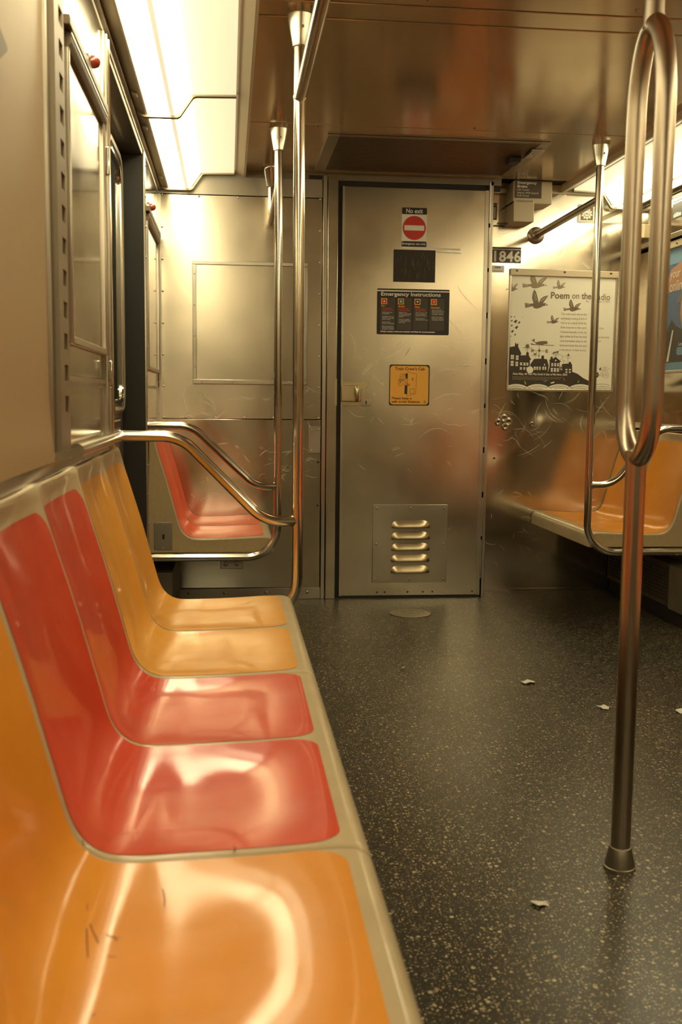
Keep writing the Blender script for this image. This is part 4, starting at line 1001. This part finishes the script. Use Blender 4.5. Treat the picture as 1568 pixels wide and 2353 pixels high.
part('cap', flat([(-.20, .02), (-.13, .11), (-.02, .15), (.10, .11), (.14, .03), (.02, .05), (-.10, .045)], .0042), 'cap_grey', t)
part('face', flat([(-.15, .035), (-.155, -.03), (-.13, -.09), (-.06, -.13), (.02, -.10), (.06, -.02), (.06, .045), (-.04, .05)], .0039), 'skin', t)
part('coat', flat([(-.328, -.255), (-.31, -.12), (-.25, -.05), (-.19, -.085), (-.13, -.10), (-.06, -.14), (.03, -.11), (.16, -.06), (.24, -.255)], .0038), 'coat_dark', t)
part('ribbon_print', flat([(-.115, -.105), (-.098, -.11), (-.075, -.235), (-.06, -.235), (-.02, -.125), (.0, -.12), (-.055, -.255), (-.085, -.255)], .0044), 'ribbon_red', t)
part('lapel_stripe', flat([(-.235, -.10), (-.222, -.10), (-.265, -.25), (-.29, -.25)], .0044), 'paper', t)
part('button_print', flat(rrect(-.175, .02, -.222, -.185, .012), .0048), 'sky_blue', t)
text('Learn More', t, 'sign_white', -.155, -.178, .026, .0050, .12)
text('online d', t, 'sign_white', -.285, .085, .075, .0046, .23)
text('your own', t, 'sign_white', -.285, .150, .060, .0046, .24, shear=.1)
t = plate('accessibility_sign', 'black sign with white lettering high on the right side wall', XR - .0035, 4.80, 1.936, .30, .085, 'sign_black', .004, .0015, 'sign', None, RR)
part('white_line', flat([(-.15, .030), (.15, .030), (.15, .037), (-.15, .037)], .0018), 'sign_white', t)
text('abilities', t, 'sign_white', -.135, -.034, .030, .0020, .085, bold=.0006)
t = plate('door_notice', 'small dark notice with white lettering below the sliding door window', XL - .085, 4.04, .905, .30, .065, 'sign_brown', .003, .0015, 'sign', None, (0, 0, PI / 2))
part('white_line', flat([(-.15, .020), (.15, .020), (.15, .027), (-.15, .027)], .0018), 'sign_white', t)
text('Do not lean', t, 'sign_white', -.13, -.022, .034, .0020, .26, bold=.0006)

# ---------------------------------------------------------------- things on the floor
t = thing('floor_cover', 'round metal cover plate set in the floor before the cab door', 'cover plate', (.864, 4.834, 0))
part('disc', G().lathe([(.098, 0), (.098, .003), (.094, .004), (.0005, .0045)], (.864, 4.834, 0), 'z', 40), 'vent_plate', t)
for r in (.07, .045, .022):
    part('raised_ring', G().tube([(.864 + r * math.cos(a * PI / 16), 4.834 + r * math.sin(a * PI / 16), .0045) for a in range(32)], .0016, 6, closed=True), 'steel_dull', t)
LIT = [((1.079, 3.593), .040, 'torn scrap of white paper on the floor, midway between the two poles'), ((1.250, 3.27), .034, 'crumpled white scrap just left of the looped pole on the floor'), ((.633, 1.963), .024, 'little torn white scrap on the floor left of the pole foot'), ((1.50, 3.20), .040, 'thin flattened white scrap on the floor at the right edge'), ((.66, 3.82), .012, 'tiny white speck of paper in the middle of the floor')]
for (x, y), s, lab in LIT:
    rr = random.Random(int(x * 1000)); pts = []
    for k in range(9):
        a = 2 * PI * k / 9; r = s * rr.uniform(.35, 1); pts.append((x + r * math.cos(a), y + r * .8 * math.sin(a), .0015 + rr.uniform(0, .008)))
    g = G(); n = len(pts); g.add(pts + [(x, y, .006)], [[k, (k + 1) % n, n] for k in range(n)])
    g.add([(p[0], p[1], p[2] - .0012) for p in pts] + [(x, y, .0046)], [[(k + 1) % n, k, n] for k in range(n)])
    o = solo('paper_scrap', g, 'litter', lab, 'litter', smooth=False)
